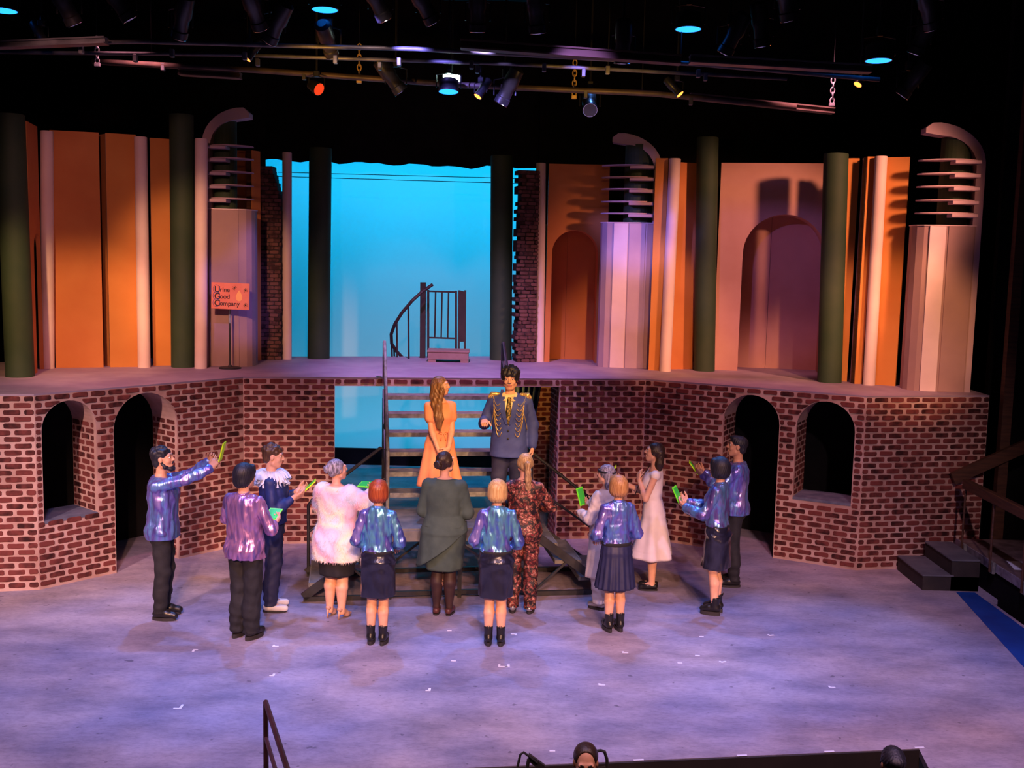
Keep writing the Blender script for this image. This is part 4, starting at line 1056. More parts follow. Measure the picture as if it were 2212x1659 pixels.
I_teal = irid('iridescent_teal_fabric', [(.08, .07, .36), (.12, .22, .68), (.18, .54, .70), (.12, .11, .48), (.38, .32, .78)])
I_purple = irid('iridescent_violet_fabric', [(.18, .10, .30), (.46, .24, .56), (.62, .30, .56), (.26, .16, .46), (.30, .30, .74)])
I_navy = irid('iridescent_indigo_fabric', [(.09, .06, .26), (.20, .14, .46), (.16, .36, .66), (.30, .22, .56)])
M_trou = pm('black_trouser_cloth', (.010, .010, .013), (.018, .017, .021), 9, .8, bump=.5, bscale=10, bdist=.02)
M_navyt = pm('navy_trouser_cloth', (.018, .022, .07), (.028, .03, .085), 9, .75, bump=.4, bscale=9, bdist=.02)
M_vinyl = pm('glossy_black_vinyl', (.010, .010, .022), (.016, .016, .035), 6, .28, bump=.35, bscale=6, stretch=(1.6, 1.6, .8), bdist=.05, coat=.5)
M_pleat = pm('navy_skirt_cloth', (.014, .015, .05), (.02, .022, .07), 8, .55, bump=.4, bscale=10, bdist=.01)
M_blackcl = pm('black_skirt_cloth', (.010, .009, .010), (.016, .014, .015), 8, .8)
M_greendr = pm('grey_green_knit', lin((72, 88, 78)), lin((60, 76, 68)), 8, .85, bump=.3, bscale=9, bdist=.012)
M_coral = pm('coral_dress_cloth', lin((244, 164, 120)), lin((236, 150, 108)), 6, .8, bump=.4, bscale=9, bdist=.01)
M_whitedr = pm('white_dress_cloth', lin((240, 226, 224)), lin((230, 214, 214)), 6, .8, bump=.3, bscale=8, bdist=.01)
M_whitesuit = pm('white_coverall_cloth', lin((226, 214, 206)), lin((210, 196, 190)), 6, .7, bump=.7, bscale=10, bdist=.02)
M_blazer = pm('navy_blazer_cloth', lin((66, 80, 150)), lin((58, 70, 136)), 8, .75, bump=.25, bscale=9, bdist=.01)
M_shirt = pm('cream_shirt_cloth', lin((244, 222, 168)), rough=.7); M_goldt = pm('gold_braid', (.75, .52, .18), rough=.35, metal=.7)
M_royal = pm('royal_blue_cloth', lin((30, 46, 110)), lin((22, 36, 92)), 7, .6, bump=.4, bscale=9, bdist=.015)
M_ruff = pm('white_organza', lin((226, 228, 240)), lin((206, 212, 232)), 9, .5)
M_shoe = pm('black_shoe_leather', (.012, .011, .012), rough=.32); M_sole = pm('dark_rubber_sole', (.03, .026, .026), rough=.7)
M_wshoe = pm('white_shoe_leather', lin((236, 230, 226)), rough=.4); M_heel = pm('nude_pump_leather', lin((206, 156, 130)), rough=.35); M_flat = pm('maroon_flat_leather', lin((84, 46, 44)), rough=.4); M_silv = pm('silver_shoe', (.6, .58, .58), rough=.3, metal=.8)
M_neon = pm('neon_green_plastic', lin((120, 240, 40)), rough=.35, emit=lin((120, 240, 40)), estr=.12); M_neony = pm('neon_yellow_plastic', lin((206, 240, 30)), rough=.35, emit=lin((206, 240, 30)), estr=.12)
def floral():
    m = bpy.data.materials.new('floral_print_cloth'); m.use_nodes = True; N = m.node_tree.nodes; L = m.node_tree.links; b = N['Principled BSDF']; b.inputs['Roughness'].default_value = .6
    tc = N.new('ShaderNodeTexCoord'); nz = N.new('ShaderNodeTexNoise'); nz.inputs['Scale'].default_value = 14; L.new(tc.outputs['Object'], nz.inputs['Vector'])
    mx = N.new('ShaderNodeMix'); mx.data_type = 'RGBA'; mx.blend_type = 'LINEAR_LIGHT'; mx.inputs[0].default_value = .06; L.new(tc.outputs['Object'], mx.inputs[6]); L.new(nz.outputs['Color'], mx.inputs[7])
    v = N.new('ShaderNodeTexVoronoi'); v.inputs['Scale'].default_value = 24; L.new(mx.outputs[2], v.inputs['Vector'])
    cr = N.new('ShaderNodeValToRGB'); cr.color_ramp.interpolation = 'CONSTANT'; e = cr.color_ramp.elements
    e[0].position = 0; e[0].color = (.70, .46, .30, 1); e[1].position = .60; e[1].color = (.02, .008, .008, 1)
    for p_, c in ((.16, (.42, .07, .04)), (.27, (.60, .42, .30)), (.34, (.22, .02, .025)), (.48, (.04, .01, .01)), (.53, (.34, .16, .08))): x = e.new(p_); x.color = (*c, 1)
    L.new(v.outputs['Distance'], cr.inputs[0])
    v2 = N.new('ShaderNodeTexVoronoi'); v2.inputs['Scale'].default_value = 24; L.new(mx.outputs[2], v2.inputs['Vector'])
    c2 = N.new('ShaderNodeValToRGB'); e = c2.color_ramp.elements; e[0].color = (.35, .10, .08, 1); e[1].color = (1, .95, .85, 1); e[0].position = .25; e[1].position = .7
    sp_ = N.new('ShaderNodeSeparateColor'); L.new(v2.outputs['Color'], sp_.inputs[0]); L.new(sp_.outputs[0], c2.inputs[0])
    hs = N.new('ShaderNodeMix'); hs.data_type = 'RGBA'; hs.blend_type = 'MULTIPLY'; hs.inputs[0].default_value = .9; L.new(cr.outputs[0], hs.inputs[6]); L.new(c2.outputs[0], hs.inputs[7])
    L.new(hs.outputs[2], b.inputs['Base Color']); MATS['floral'] = m; return m
M_floral = floral()
M_fur = pm('pastel_faux_fur', lin((232, 214, 220)), (lin((206, 216, 240)), lin((244, 196, 214)), lin((244, 232, 206)), lin((214, 220, 244)), lin((240, 222, 226))), 3.2, .75, lo=.25, hi=.75, detail=1)

class Person:
    def __init__(p, label, loc, yaw, ht=1.72, fem=False, wide=1.0, skin=None, head=(0, 0), armR=None, armL=None, poleR=(.5, -.6, -.6), poleL=(-.5, -.6, -.6), legs=None,
                 handR=None, handL=None, bust=1.0, lean=0, group='performers on the stage', stance=.085, foot=(6, -6), fullbody=True):
        p.t = thing('person', label, 'person', loc, math.radians(yaw), group); p.s = ht / 1.75; p.fem = fem; p.wd = wide; p.skin = skin or SKIN
        p.head = (math.radians(head[0]), math.radians(head[1]), math.radians(head[2]) if len(head) > 2 else 0); p.Rh = rotm(*p.head)
        p.shx = (.150 if fem else .180) * (1 + (wide - 1) * .5); p.lean = lean
        p.hc = V(0, .012, 1.638); p.fx = 1 + max(0, wide - 1) * .7          # head centre and breadth
        S = {1: V(p.shx, -.014, 1.388), -1: V(-p.shx, -.014, 1.388)}
        p.S = S; p.E = {}; p.Wr = {}
        for sd, arm, pole in ((1, armR, poleR), (-1, armL, poleL)):
            w = arm if arm is not None else (sd * (p.shx + .07), .03, .87)
            p.E[sd], p.Wr[sd] = ik(S[sd], w, .295, .255, pole)
        p.hands = {1: handR or {}, -1: handL or {}}
        p.st = stance; p.foot = foot
        p.hip = {sd: V(sd * .088, 0, .90) for sd in (1, -1)}
        p.kn = {sd: V(sd * (p.st * .95), .012, .485) for sd in (1, -1)}; p.an = {sd: V(sd * p.st, -.018, .085) for sd in (1, -1)}
        p.legs = legs
    def hl(p, v): v = np.array(v, float); return p.hc + p.Rh @ (v * V(p.fx, 1, 1))
    def T(p, sd, f, g=0): # point along arm
        return p.S[sd] + (p.E[sd] - p.S[sd]) * f
    def torso(p, g=0, top=1.47):
        w = p.wd
        if p.fem: rows = [(.82, -.01, .150, .110), (.90, -.014, .176, .128), (.98, -.006, .158, .112), (1.08, .004, .128, .096), (1.17, .008, .134, .102), (1.26, .022, .146, .118), (1.33, .012, .148, .108), (1.40, -.006, .135, .085), (1.44, -.012, .095, .068), (1.475, -.014, .055, .055)]
        else: rows = [(.82, -.005, .145, .110), (.92, -.010, .166, .122), (1.04, .002, .150, .108), (1.15, .006, .156, .112), (1.28, .010, .176, .124), (1.37, .0, .170, .108), (1.425, -.01, .125, .080), (1.455, -.012, .07, .06), (1.475, -.012, .055, .055)]
        return [(z, cy, a * w + g, b * (1 + (w - 1) * 1.1) + g) for z, cy, a, b in rows]
    def scale(p, parts): return [(v * p.s, q) for v, q in parts]
    def put(p, name, parts, m, label=None, parent=None):
        o = net_obj(name, p.scale(parts), m, parent or p.t)
        if label: o['label'] = label
        return o
    def mb(p, name, mb, m, smooth=True, parent=None):
        mb.v = [tuple(np.array(v) * p.s) for v in mb.v]
        return mb.build(name, m, parent or p.t, smooth)
    # ---- the body: one figure (torso, limbs, head, hands)
    def body(p, legmat=None, hi=True):
        s = Sdf(); s.loft([(z, cy, a - (.016 if z < 1.36 else .004), b - (.016 if z < 1.36 else .004)) for z, cy, a, b in p.torso()], .03)
        for sd in (1, -1):
            s.cap((sd * .05, -.012, 1.412), p.S[sd] + V(-sd * .01, 0, -.01), .044, .046 if not p.fem else .040, .03)
            s.chain([p.S[sd], p.E[sd], p.E[sd] * .75 + p.Wr[sd] * .25, p.Wr[sd]], [.048 if not p.fem else .043, .039 if not p.fem else .034, .041 if not p.fem else .036, .027 if not p.fem else .024], .02)
            kc = p.kn[sd] * .66 + p.an[sd] * .34 + V(0, -.016, 0)
            f = 1 + (p.wd - 1) * .7
            s.chain([p.hip[sd], p.kn[sd] + V(0, 0, .03), p.kn[sd], kc, p.an[sd]], [.088 * f, .056 * f, .050 * f, .055 * f, .032], .02)
            s.cap(p.an[sd], p.an[sd] + V(0, .10, -.042), .032, .024, .02)
        s.cap((0, -.014, 1.44), p.hl((0, -.022, -.07)), .055 if not p.fem else .047, .052 if not p.fem else .046, .02)
        parts = [s.mesh(.011)]
        h = Sdf(); R = p.Rh; f = .95 if p.fem else 1.0
        E_ = lambda c, r, k=.02, sub=False: h.ell(p.hl(np.array(c) * f), np.array(r) * f, R, k, sub)
        C_ = lambda a, b, ra, rb, k=.012: h.cap(p.hl(np.array(a) * f), p.hl(np.array(b) * f), ra * f, rb * f, k)
        h.cap((0, -.014, 1.43), p.hl((0, -.022, -.07)), .056 if not p.fem else .047, .052 if not p.fem else .046, .0)
        E_((0, -.018, .030), (.075, .094, .086)); E_((0, .018, -.028), (.061, .074, .088), .03); E_((0, .052, -.092), (.030, .030, .024), .035)
        for sd in (1, -1):
            E_((sd * .036, .056, -.03), (.024, .022, .024), .02); C_((sd * .05, .01, -.07), (sd * .02, .055, -.098), .022, .018, .025)
            E_((sd * .076, -.006, -.004), (.010, .021, .032), .006)
        C_((-.042, .078, .030), (.042, .078, .030), .012, .012, .018)
        for sd in (1, -1): E_((sd * .031, .100, .010), (.019, .018, .012), .012, True)
        C_((0, .089, .014), (0, .106, -.022), .0085, .0130, .014); 
        for sd in (1, -1): E_((sd * .013, .094, -.026), (.010, .011, .008), .008)
        C_((-.016, .087, -.052), (.016, .087, -.052), .0075, .0075, .008); C_((-.014, .086, -.066), (.014, .086, -.066), .0085, .0085, .008)
        parts.append(h.mesh(.0055 if hi else .008))
        for sd in (1, -1):
            hs = Sdf(); p._hand(hs, sd); parts.append(hs.mesh(.0055))
        p.b = p.put('body', parts, p.skin)
        if p.fem and legmat: pass
        return p.b
    def face(p, brow=M_brow, lip=M_lip, lids=True):
        f = .95 if p.fem else 1.0
        for sd in (1, -1):
            e = Sdf(); e.ell(p.hl(V(sd * .031, .0750, .010) * f), (.0135, .0125, .0110), p.Rh, 0); o = p.put('eye', [e.mesh(.004)], M_eye)
            e = Sdf(); e.ell(p.hl(V(sd * .031, .0855, .0105) * f), (.0070, .0032, .0070), p.Rh, 0); p.put('iris', [e.mesh(.002)], M_iris, parent=o)
            e = Sdf(); e.chain([p.hl(V(sd * .014, .0905, .034) * f), p.hl(V(sd * .034, .0885, .038) * f), p.hl(V(sd * .052, .0745, .031) * f)], [.0030, .0036, .0022], .004); p.put('eyebrow', [e.mesh(.003)], brow)
        e = Sdf(); e.chain([p.hl(V(-.025, .0905, -.060) * f), p.hl(V(0, .0935, -.055) * f), p.hl(V(.025, .0905, -.060) * f)], [.0025, .0045, .0025], .004).chain([p.hl(V(-.022, .0905, -.063) * f), p.hl(V(0, .0925, -.067) * f), p.hl(V(.022, .0905, -.063) * f)], [.0025, .0055, .0025], .004)
        p.put('lips', [e.mesh(.003)], lip)
    def _hand(p, s, sd):
        hd = p.hands[sd]; W_ = p.Wr[sd]; fa = unit(p.Wr[sd] - p.E[sd])
        f = unit(hd.get('dir', fa)); n = np.array(hd.get('palm', (-sd, 0, 0) if abs(f[2]) > .6 else (0, 0, -1)), float); n = unit(n - (n @ f) * f)
        th = np.cross(f, n) * sd; c = hd.get('curl', .35); g = .92 if p.fem else 1.0
        fan = (.033, .011, -.011, -.031); ln = (.074, .083, .077, .060)
        s.cap(p.E[sd] * .35 + W_ * .65, W_, .034 * g, .027 * g, 0)
        p.hand_frame = getattr(p, 'hand_frame', {}); p.hand_frame[sd] = (W_ + f * .085, f, n, th)
        point = hd.get('point', False)
        for i in range(4):
            kn = W_ + f * (.088 - .006 * abs(i - 1)) * g + th * fan[i] * g
            s.cap(W_ + f * .012 + th * fan[i] * .55, kn, .0185 * g, .0125 * g, .016)
            a = 0; q = kn; cc = .05 if (point and i == 0) else (1.1 if point else c + .06 * i)
            for j, fr in enumerate((.45, .31, .24)):
                a += cc * (1.0 if j == 0 else 1.15); d = math.cos(a) * f + math.sin(a) * n; q2 = q + d * ln[i] * fr * g
                s.cap(q, q2, (.0098 - .0009 * j) * g, (.0090 - .0009 * j) * g, .004); q = q2
        b = W_ + f * .028 * g + th * .022 * g + n * .006
        d1 = unit(f * .75 + th * .75 + n * .35); d2 = unit(f * .95 + th * .25 + n * (.35 + c * .4)); m1 = b + d1 * .042 * g; m2 = m1 + d2 * .03 * g; m3 = m2 + unit(d2 + n * .25 * c) * .026 * g
        s.chain([b, m1, m2, m3], [.0165 * g, .0125 * g, .0108 * g, .0088 * g], .008)
    # ---- clothes
    def top(p, name, m, g=.018, hem=.86, sleeve='long', neck=1.465, arm_r=(.062, .055, .05, .044), k=.035, fold=.005, flare=.0, h=.0095, cut_front=None, vneck=None, seed=1, cuff=.0, belly=0, ext=None, ridges=0):
        s = Sdf(); rows = [(z, cy + (belly * .5 * math.exp(-((z - 1.08) / .12) ** 2)), a + (flare * max(0, (1.1 - z) / .25)), b + belly * math.exp(-((z - 1.08) / .12) ** 2) + flare * max(0, (1.1 - z) / .25)) for z, cy, a, b in p.torso(g)]
        if ext: rows = [(ext[0], rows[0][1], ext[1], ext[2])] + [r for r in rows if r[0] > .88]
        s.loft(rows, k, 2.2)
        for sd in (1, -1):
            r = arm_r; s.cap((sd * .045, -.012, 1.412), p.S[sd] + V(-sd * .012, 0, -.006), .046 + g * .7, r[0] * .94, .03)
            if sleeve == 'long':
                d = p.Wr[sd] - p.E[sd]; e2 = p.E[sd] + d * (.93 - cuff)
                s.chain([p.S[sd], p.E[sd], p.E[sd] * .5 + e2 * .5, e2], r, .025)
            elif sleeve == 'short': s.cap(p.S[sd], p.S[sd] + (p.E[sd] - p.S[sd]) * .52, r[0], r[0] + .006, .025)
            elif sleeve == 'cap': s.cap(p.S[sd] + V(-sd * .03, 0, 0), p.S[sd], r[0] * .98, r[0] * .9, .02)
        if ridges: s.disp(lambda X, Y, Z: ridges * np.sin(85 * X + 20 * Y + 3 * np.sin(9 * Z + seed)) * np.sin(11 * Z + seed + 14 * X))
        if fold: s.disp(nz3(seed, 26, fold)); s.disp(nz3(seed + 9, 60, fold * .45))
        s.cut(lambda X, Y, Z: np.where(np.abs(X) < p.shx + .09, hem - Z, np.where(np.abs(X) < p.shx + .14, (hem - .5) - Z, -1)) if hem < 1.3 and min(p.Wr[1][2], p.Wr[-1][2]) < hem else hem - Z + 0 * X)
        s.cut(lambda X, Y, Z: np.minimum(Z - neck + .35 * np.maximum(Y, 0), .13 - np.sqrt(X ** 2 + (Y + .012) ** 2)))
        if vneck: s.cut(lambda X, Y, Z: np.minimum(np.minimum(vneck[1] * (Z - vneck[0]) - np.abs(X), Y - .01), .05))
        return p.put(name, [s.mesh(h)], m)
    def trousers(p, m, g=1.0, hem=.07, top=1.0, name='trousers', seed=3, bag=.0, fold=.006):
        s = Sdf(); s.loft([r for r in p.torso(.012) if r[0] <= top] , .03)
        for sd in (1, -1):
            f = (1 + (p.wd - 1) * .7) * g
            s.chain([p.hip[sd] + V(0, -.004, .0), p.kn[sd] + V(0, .0, .02), p.kn[sd] * .5 + p.an[sd] * .5 + V(0, -.012, 0), p.an[sd] + V(0, -.005, -.03)], [.100 * f, .076 * f + bag, .073 * f + bag, .062 * f + bag], .025)
        s.disp(nz3(seed, 28, fold)); s.disp(lambda X, Y, Z: .004 * np.sin(70 * Z + 8 * X + 6 * Y) * np.clip((.45 - Z) / .3, 0, 1))
        s.cut(lambda X, Y, Z: hem - Z + 0 * X + 0 * Y)
        s.cut(lambda X, Y, Z: Z - top + 0 * X + 0 * Y)
        return p.put(name, [s.mesh(.0105)], m)
    def skirt(p, m, zt, zb, flare_a, flare_b, name='skirt', pleats=0, amp=.012, g=.016, n=72, rows=26, dip=0, tilt=None, cy=0, crease=0):
        tr = np.array(p.torso(g)); mb = MB(); rs = []
        def prof(z):
            if z > .88: return [np.interp(z, tr[:, 0], tr[:, c]) for c in (1, 2, 3)]
            b0 = [np.interp(.88, tr[:, 0], tr[:, c]) for c in (1, 2, 3)]; f = (.88 - z) / max(.88 - zb, .01)
            return [b0[0] * (1 - f) + cy * f, b0[1] + (flare_a - b0[1]) * f, b0[2] + (flare_b - b0[2]) * f]
        rg = random.Random(4)
        ph = [rg.uniform(0, 6.28) for _ in range(4)]
        for i in range(rows + 1):
            f = i / rows; ring = []
            for q in range(n):
                th = 2 * math.pi * q / n; z = zt + (zb + (dip * math.cos(th) if dip else 0) + (tilt * math.cos(th) if tilt else 0) - zt) * f
                c, a, b = prof(z); ff = max(0, (zt - z) / (zt - zb))
                w = amp * ff * (math.sin(pleats * th + ph[0]) if pleats else 0) + .005 * ff * math.sin(5 * th + ph[1]) + .004 * ff * math.sin(9 * th + ph[2] + 4 * z)
                if crease: w += crease * (math.sin(46 * z + 3 * math.sin(2 * th + ph[1]) + 2.2 * math.cos(th)) * math.exp(-((z - .93) / .10) ** 2) + .8 * math.sin(22 * (z + .22 * abs(math.sin(th * 1.5)))) * math.sin(3 * th + ph[2]) * ff)
                if pleats >= 14: w = amp * ff * (abs(((pleats * th / (2 * math.pi)) % 1) * 2 - 1) * 2 - 1)
                ring.append(((a + w) * math.cos(th), c + (b + w) * math.sin(th), z))
            rs.append(ring)
        inner = [[(x * .96, y * .96, z + .0) for x, y, z in rs[-1]], [(x * .94, y * .94, z + .10) for x, y, z in rs[-1]]]
        mb.rings(rs + inner, cap=False)
        return p.mb(name, mb, m)
    def leg_skin(p, m, z1=.7, name='tights', z0=.05):
        s = Sdf(); f = 1 + (p.wd - 1) * .7
        for sd in (1, -1):
            kc = p.kn[sd] * .66 + p.an[sd] * .34 + V(0, -.016, 0)
            s.chain([p.hip[sd], p.kn[sd] + V(0, 0, .03), p.kn[sd], kc, p.an[sd], p.an[sd] + V(0, 0, -.05)], [.091 * f, .059 * f, .052 * f, .058 * f, .0355, .035], .012)
        s.cut(lambda X, Y, Z: np.maximum(Z - z1, z0 - Z) + 0 * X + 0 * Y)
        return p.put(name, [s.mesh(.009)], m)
    def shoes(p, kind, m, sole=M_sole):
        for sd, rot in ((1, -p.foot[0]), (-1, -p.foot[1])):
            a = math.radians(rot); c, s_ = math.cos(a), math.sin(a); A = p.an[sd]
            def w(v): return V(A[0] + c * v[0] - s_ * v[1], A[1] + s_ * v[0] + c * v[1], v[2])
            s = Sdf(); sh = {'boot': .038, 'shoe': .022, 'sneak': .026, 'slip': .016, 'flat': .010, 'heel': .004}[kind]; W_ = .043 if not p.fem else .038; ln = .165 if not p.fem else .145
            if kind == 'heel':
                s.chain([w((0, -.035, .115)), w((0, .03, .085)), w((0, .085, .035)), w((0, .15, .024))], [.030, .028, .033, .020], .02)
                s.cut(lambda X, Y, Z: .006 - Z + 0 * X + 0 * Y)
                s.ell(w((0, .02, .15)), (.026, .07, .04), rotm(a), .015, True)
            else:
                s.chain([w((0, -.040, sh + .038)), w((0, .055, sh + .04)), w((0, ln - .02, sh + .022))], [W_ * .95, W_, W_ * .86], .03)
                if kind == 'boot': s.cap(w((0, -.012, sh + .05)), w((0, -.012, .20)), W_ + .004, W_ + .010, .03); s.cut(lambda X, Y, Z: Z - .205 + .25 * 0 * X + 0 * Y)
                if kind in ('shoe', 'sneak'): s.cap(w((0, -.01, sh + .05)), w((0, -.01, .105)), W_ + .0, W_ + .002, .02)
                if kind in ('flat', 'slip'): s.cut(lambda X, Y, Z: Z - .075 + 0 * X + 0 * Y)
                s.cut(lambda X, Y, Z: sh - Z + 0 * X + 0 * Y)
            o = p.put('shoe' if kind != 'boot' else 'boot', [s.mesh(.008)], m)
            if kind == 'heel':
                mb = MB(); mb.tube([w((0, -.045, .10)), w((0, -.052, .001))], [.016, .007], 8); p.mb('heel', mb, M_heel, parent=o); continue
            mb = MB(); out = []
            for q in range(20):
                t = 2 * math.pi * q / 20; y = math.sin(t); x = math.cos(t)
                hw = (W_ + .004) * (1.0 if y > -.2 else .92); out.append((x * hw, .052 + y * (ln + .04) * .60 - .012))
            mb.rings([[tuple(w((x, y, z))) for x, y in out] for z in (.0005, sh * .6, sh + .004)])
            p.mb('sole', mb, sole, smooth=False, parent=o)
            if kind == 'boot':
                mb = MB(); mb.bbox((0, 0, 0), (.001, .001, .001), .0001); mb = MB(); q = w((0, -.062, .205)); mb.tube([q + V(-.012, 0, -.01), q + V(-.010, -.004, .018), q + V(.010, -.004, .018), q + V(.012, 0, -.01)], .004, 6); p.mb('pull_tab', mb, m, parent=o)
    # ---- hair
    def hair(p, kind, m, seed=2, part=None, length=.3):
        s = Sdf(); f = .95 if p.fem else 1.0; R = p.Rh
        E_ = lambda c, r, k=.02, sub=False: s.ell(p.hl(np.array(c) * f), np.array(r) * f, R, k, sub)
        C_ = lambda a, b, ra, rb, k=.02: s.cap(p.hl(np.array(a) * f), p.hl(np.array(b) * f), ra * f, rb * f, k)
        rg = random.Random(seed); Ri = R.T
        def loc(X, Y, Z): 
            x, y, z = X - p.hc[0], Y - p.hc[1], Z - p.hc[2]
            return [(R[0, i] * x + R[1, i] * y + R[2, i] * z) / f for i in range(3)]
        def strands(n, amp):
            def fn(X, Y, Z):
                x, y, z = loc(X, Y, Z); th = np.arctan2(x, y + .02); return amp * np.sin(n * th + 6 * np.sin(14 * z)) * (.6 + .4 * np.sin(2.7 * n * th))
            s.disp(fn)
        if kind in ('short', 'curly', 'mop', 'balding'):
            E_((0, -.024, .040), (.084, .102, .086))
            E_((0, -.062, -.035), (.070, .050, .050), .03)
            if kind == 'short': E_((0, .045, .092), (.060, .045, .030), .03)
            if kind in ('curly', 'mop'):
                for i in range(42 if kind == 'curly' else 70):
                    th = rg.uniform(-2.9, 2.9); ph = rg.uniform(.25, 1.35) if kind == 'mop' else rg.uniform(.0, 1.3); k_ = 1.0 if kind == 'curly' else 1.10
                    c = V(math.sin(th) * math.cos(ph) * .080 * k_, -.024 - math.cos(th) * math.cos(ph) * .096 * k_, .040 + math.sin(ph) * .082 * k_)
                    r = rg.uniform(.014, .022) * (1.25 if kind == 'mop' else 1); E_(c, (r, r, r), .012)
            if kind == 'mop':
                for i in range(14):
                    x = -.07 + .14 * i / 13; E_((x, .046 + .034 * (1 - (x / .075) ** 2), .072 + rg.uniform(-.016, .012)), (.019, .019, .019), .012)
                E_((0, -.02, .055), (.096, .110, .086), .03); s.disp(nz3(seed, 95, .006)); s.disp(nz3(seed + 1, 170, .003))
            
            if kind == 'mop':
                for sd in (1, -1): E_((sd * .076, -.02, .015), (.022, .05, .045), .02)
            E_((0, .118, -.040), (.072 if kind != 'mop' else .066, .095, .086 if kind != 'balding' else .12), .010, True)
            for sd in (1, -1): E_((sd * .09, .01, -.02), (.03, .03, .05), .008, True) if kind != 'mop' else None
            if kind == 'balding': E_((0, .105, .045), (.072, .085, .085), .02, True)
            if kind == 'short': strands(22, .0025)
        elif kind in ('bob', 'bowl'):
            zb = -.112 if kind == 'bob' else -.098
            if kind == 'bob': E_((0, -.018, .012), (.108, .120, .122)); E_((0, -.02, -.06), (.104, .112, .075), .04)
            else:
                E_((0, -.020, .022), (.100, .114, .112)); E_((0, -.05, -.06), (.085, .075, .06), .04)
                for i in range(0):
                    th = math.radians(-128 + 256 * i / 12); x, y = math.sin(th), -math.cos(th)
                    C_((x * .066, -.02 + y * .080, .03), (x * .070, -.02 + y * .084, zb + .02), .027, .022, .03)
            for i in range(7):
                x = -.06 + .02 * i; C_((x * .8, .062, .085), (x, .082 - abs(x) * .35, .040), .017, .013, .02)
            s.cut(lambda X, Y, Z: (zb - .012) - loc(X, Y, Z)[2])
            E_((0, .135, -.060), (.066, .094, .100), .01, True); strands(30, .0016); s.disp(lambda X, Y, Z: .004 * np.sin(19 * np.arctan2(loc(X, Y, Z)[0], loc(X, Y, Z)[1])) * np.clip((-.05 - loc(X, Y, Z)[2]) / .06, 0, 1))
        elif kind in ('bun', 'pony', 'long', 'updo', 'half'):
            E_((0, -.026, .034), (.083, .102, .088)); E_((0, -.066, -.03), (.064, .044, .052), .03)
            for sd in (1, -1): E_((sd * .066, -.02, .0), (.022, .055, .045), .02)
            if kind in ('bun', 'updo'):
                c = (0, -.125, -.005) if kind == 'bun' else (0, -.122, .02)
                E_(c, (.044, .034, .044), .01)
                for i in range(8):
                    a = i * math.pi / 4; E_((c[0] + .026 * math.cos(a), c[1] - .016, c[2] + .028 * math.sin(a)), (.018, .018, .018), .006)
            if kind == 'pony':
                C_((0, -.11, .02), (0, -.145, .02), .026, .03, .015)
                pts = [(0, -.145, .02), (.004, -.165, -.06), (.008, -.160, -.15), (.016, -.145, -.25), (.02, -.14, -.33)]; rr = [.026, .034, .036, .030, .008]
                for i in range(4): C_(pts[i], pts[i + 1], rr[i], rr[i + 1], .02)
            if kind in ('long', 'half'):
                L = length
                for x0 in (-.055, -.028, 0, .028, .055):
                    C_((x0, -.075, .0), (x0 * 1.15, -.085, -.13), .042, .044, .03); C_((x0 * 1.15, -.085, -.13), (x0 * 1.3, -.080, -L + .04 * abs(x0) / .05), .042, .016, .03)
                if kind == 'long':
                    for sd in (1, -1): C_((sd * .070, .0, .03), (sd * .078, -.01, -.12), .024, .026, .03); C_((sd * .078, -.01, -.12), (sd * .085, .015 if sd == part else -.03, -L * .95), .028, .014, .03)
            E_((0, .118, -.030), (.070, .092, .092), .012, True); strands(34 if kind != 'pony' else 26, .0026)
        return p.put('hair', [s.mesh(.0065)], m)
def tablet(label, p, sd_pt, wdir, hdir, m, w=.15, h=.20, tk=.012, pages=True):
    """a bright tablet held by a person: w along wdir, h along hdir (person-local), centred at sd_pt"""
    wd_, hd_ = unit(wdir), unit(hdir); hd_ = unit(hd_ - (hd_ @ wd_) * wd_); n = np.cross(wd_, hd_)
    Rz = p.t.rotation_euler.z; c, s_ = math.cos(Rz), math.sin(Rz); B = np.array([[c, -s_, 0], [s_, c, 0], [0, 0, 1]])
    O = B @ (np.array(sd_pt, float) * p.s) + np.array(p.t.location)
    t = thing('tablet', label, 'tablet', tuple(O), group='bright tablets held by the performers')
    M = Matrix([list(B @ wd_), list(B @ hd_), list(B @ n)]).transposed().to_4x4(); 
    a = MB().bbox((-w / 2, -h / 2, -tk / 2), (w / 2, h / 2, tk / 2), .003).build('case', m, t); a.matrix_local = M
    b = MB().bbox((-w / 2 + .014, -h / 2 + .014, tk / 2 - .001), (w / 2 - .014, h / 2 - .014, tk / 2 + .003), .001).build('screen', pm('tablet_screen_green', lin((60, 200, 60)), rough=.25, emit=lin((60, 200, 60)), estr=.08), t); b.matrix_local = M
    return t
# ------------------------------------------------------------ the cast
def at(px, py, z=0): p = onz(px, py, z); return (p.x, p.y, z)
# P1 bearded man in blue metallic shirt, arms raised
p = Person('bearded man in blue metallic shirt and black trousers raising a tablet at the far left', at(355, 1333), -86, 1.79, armR=(.10, .50, 1.56), armL=(-.06, .46, 1.60), poleR=(.6, .0, -.9), poleL=(-.6, 0, -.9), head=(-4, 8), skin=SKIN2,
           handR=dict(dir=(-.35, .5, .8), palm=(-.9, .2, -.1), curl=.55), handL=dict(dir=(.25, .5, .8), palm=(.9, .2, 0), curl=.6))
p.body(); p.face(); p.hair('curly', H_black, 3)
s = Sdf()
for sd in (1, -1): s.chain([p.hl((sd * .070, -.002, -.03)), p.hl((sd * .062, .025, -.078)), p.hl((sd * .025, .070, -.108)), p.hl((0, .082, -.108))], [.012, .017, .020, .022], .02)
s.chain([p.hl((-.026, .088, -.060)), p.hl((-.012, .098, -.043)), p.hl((.012, .098, -.043)), p.hl((.026, .088, -.060))], [.006, .006, .006, .006], .006); s.disp(nz3(5, 120, .002))
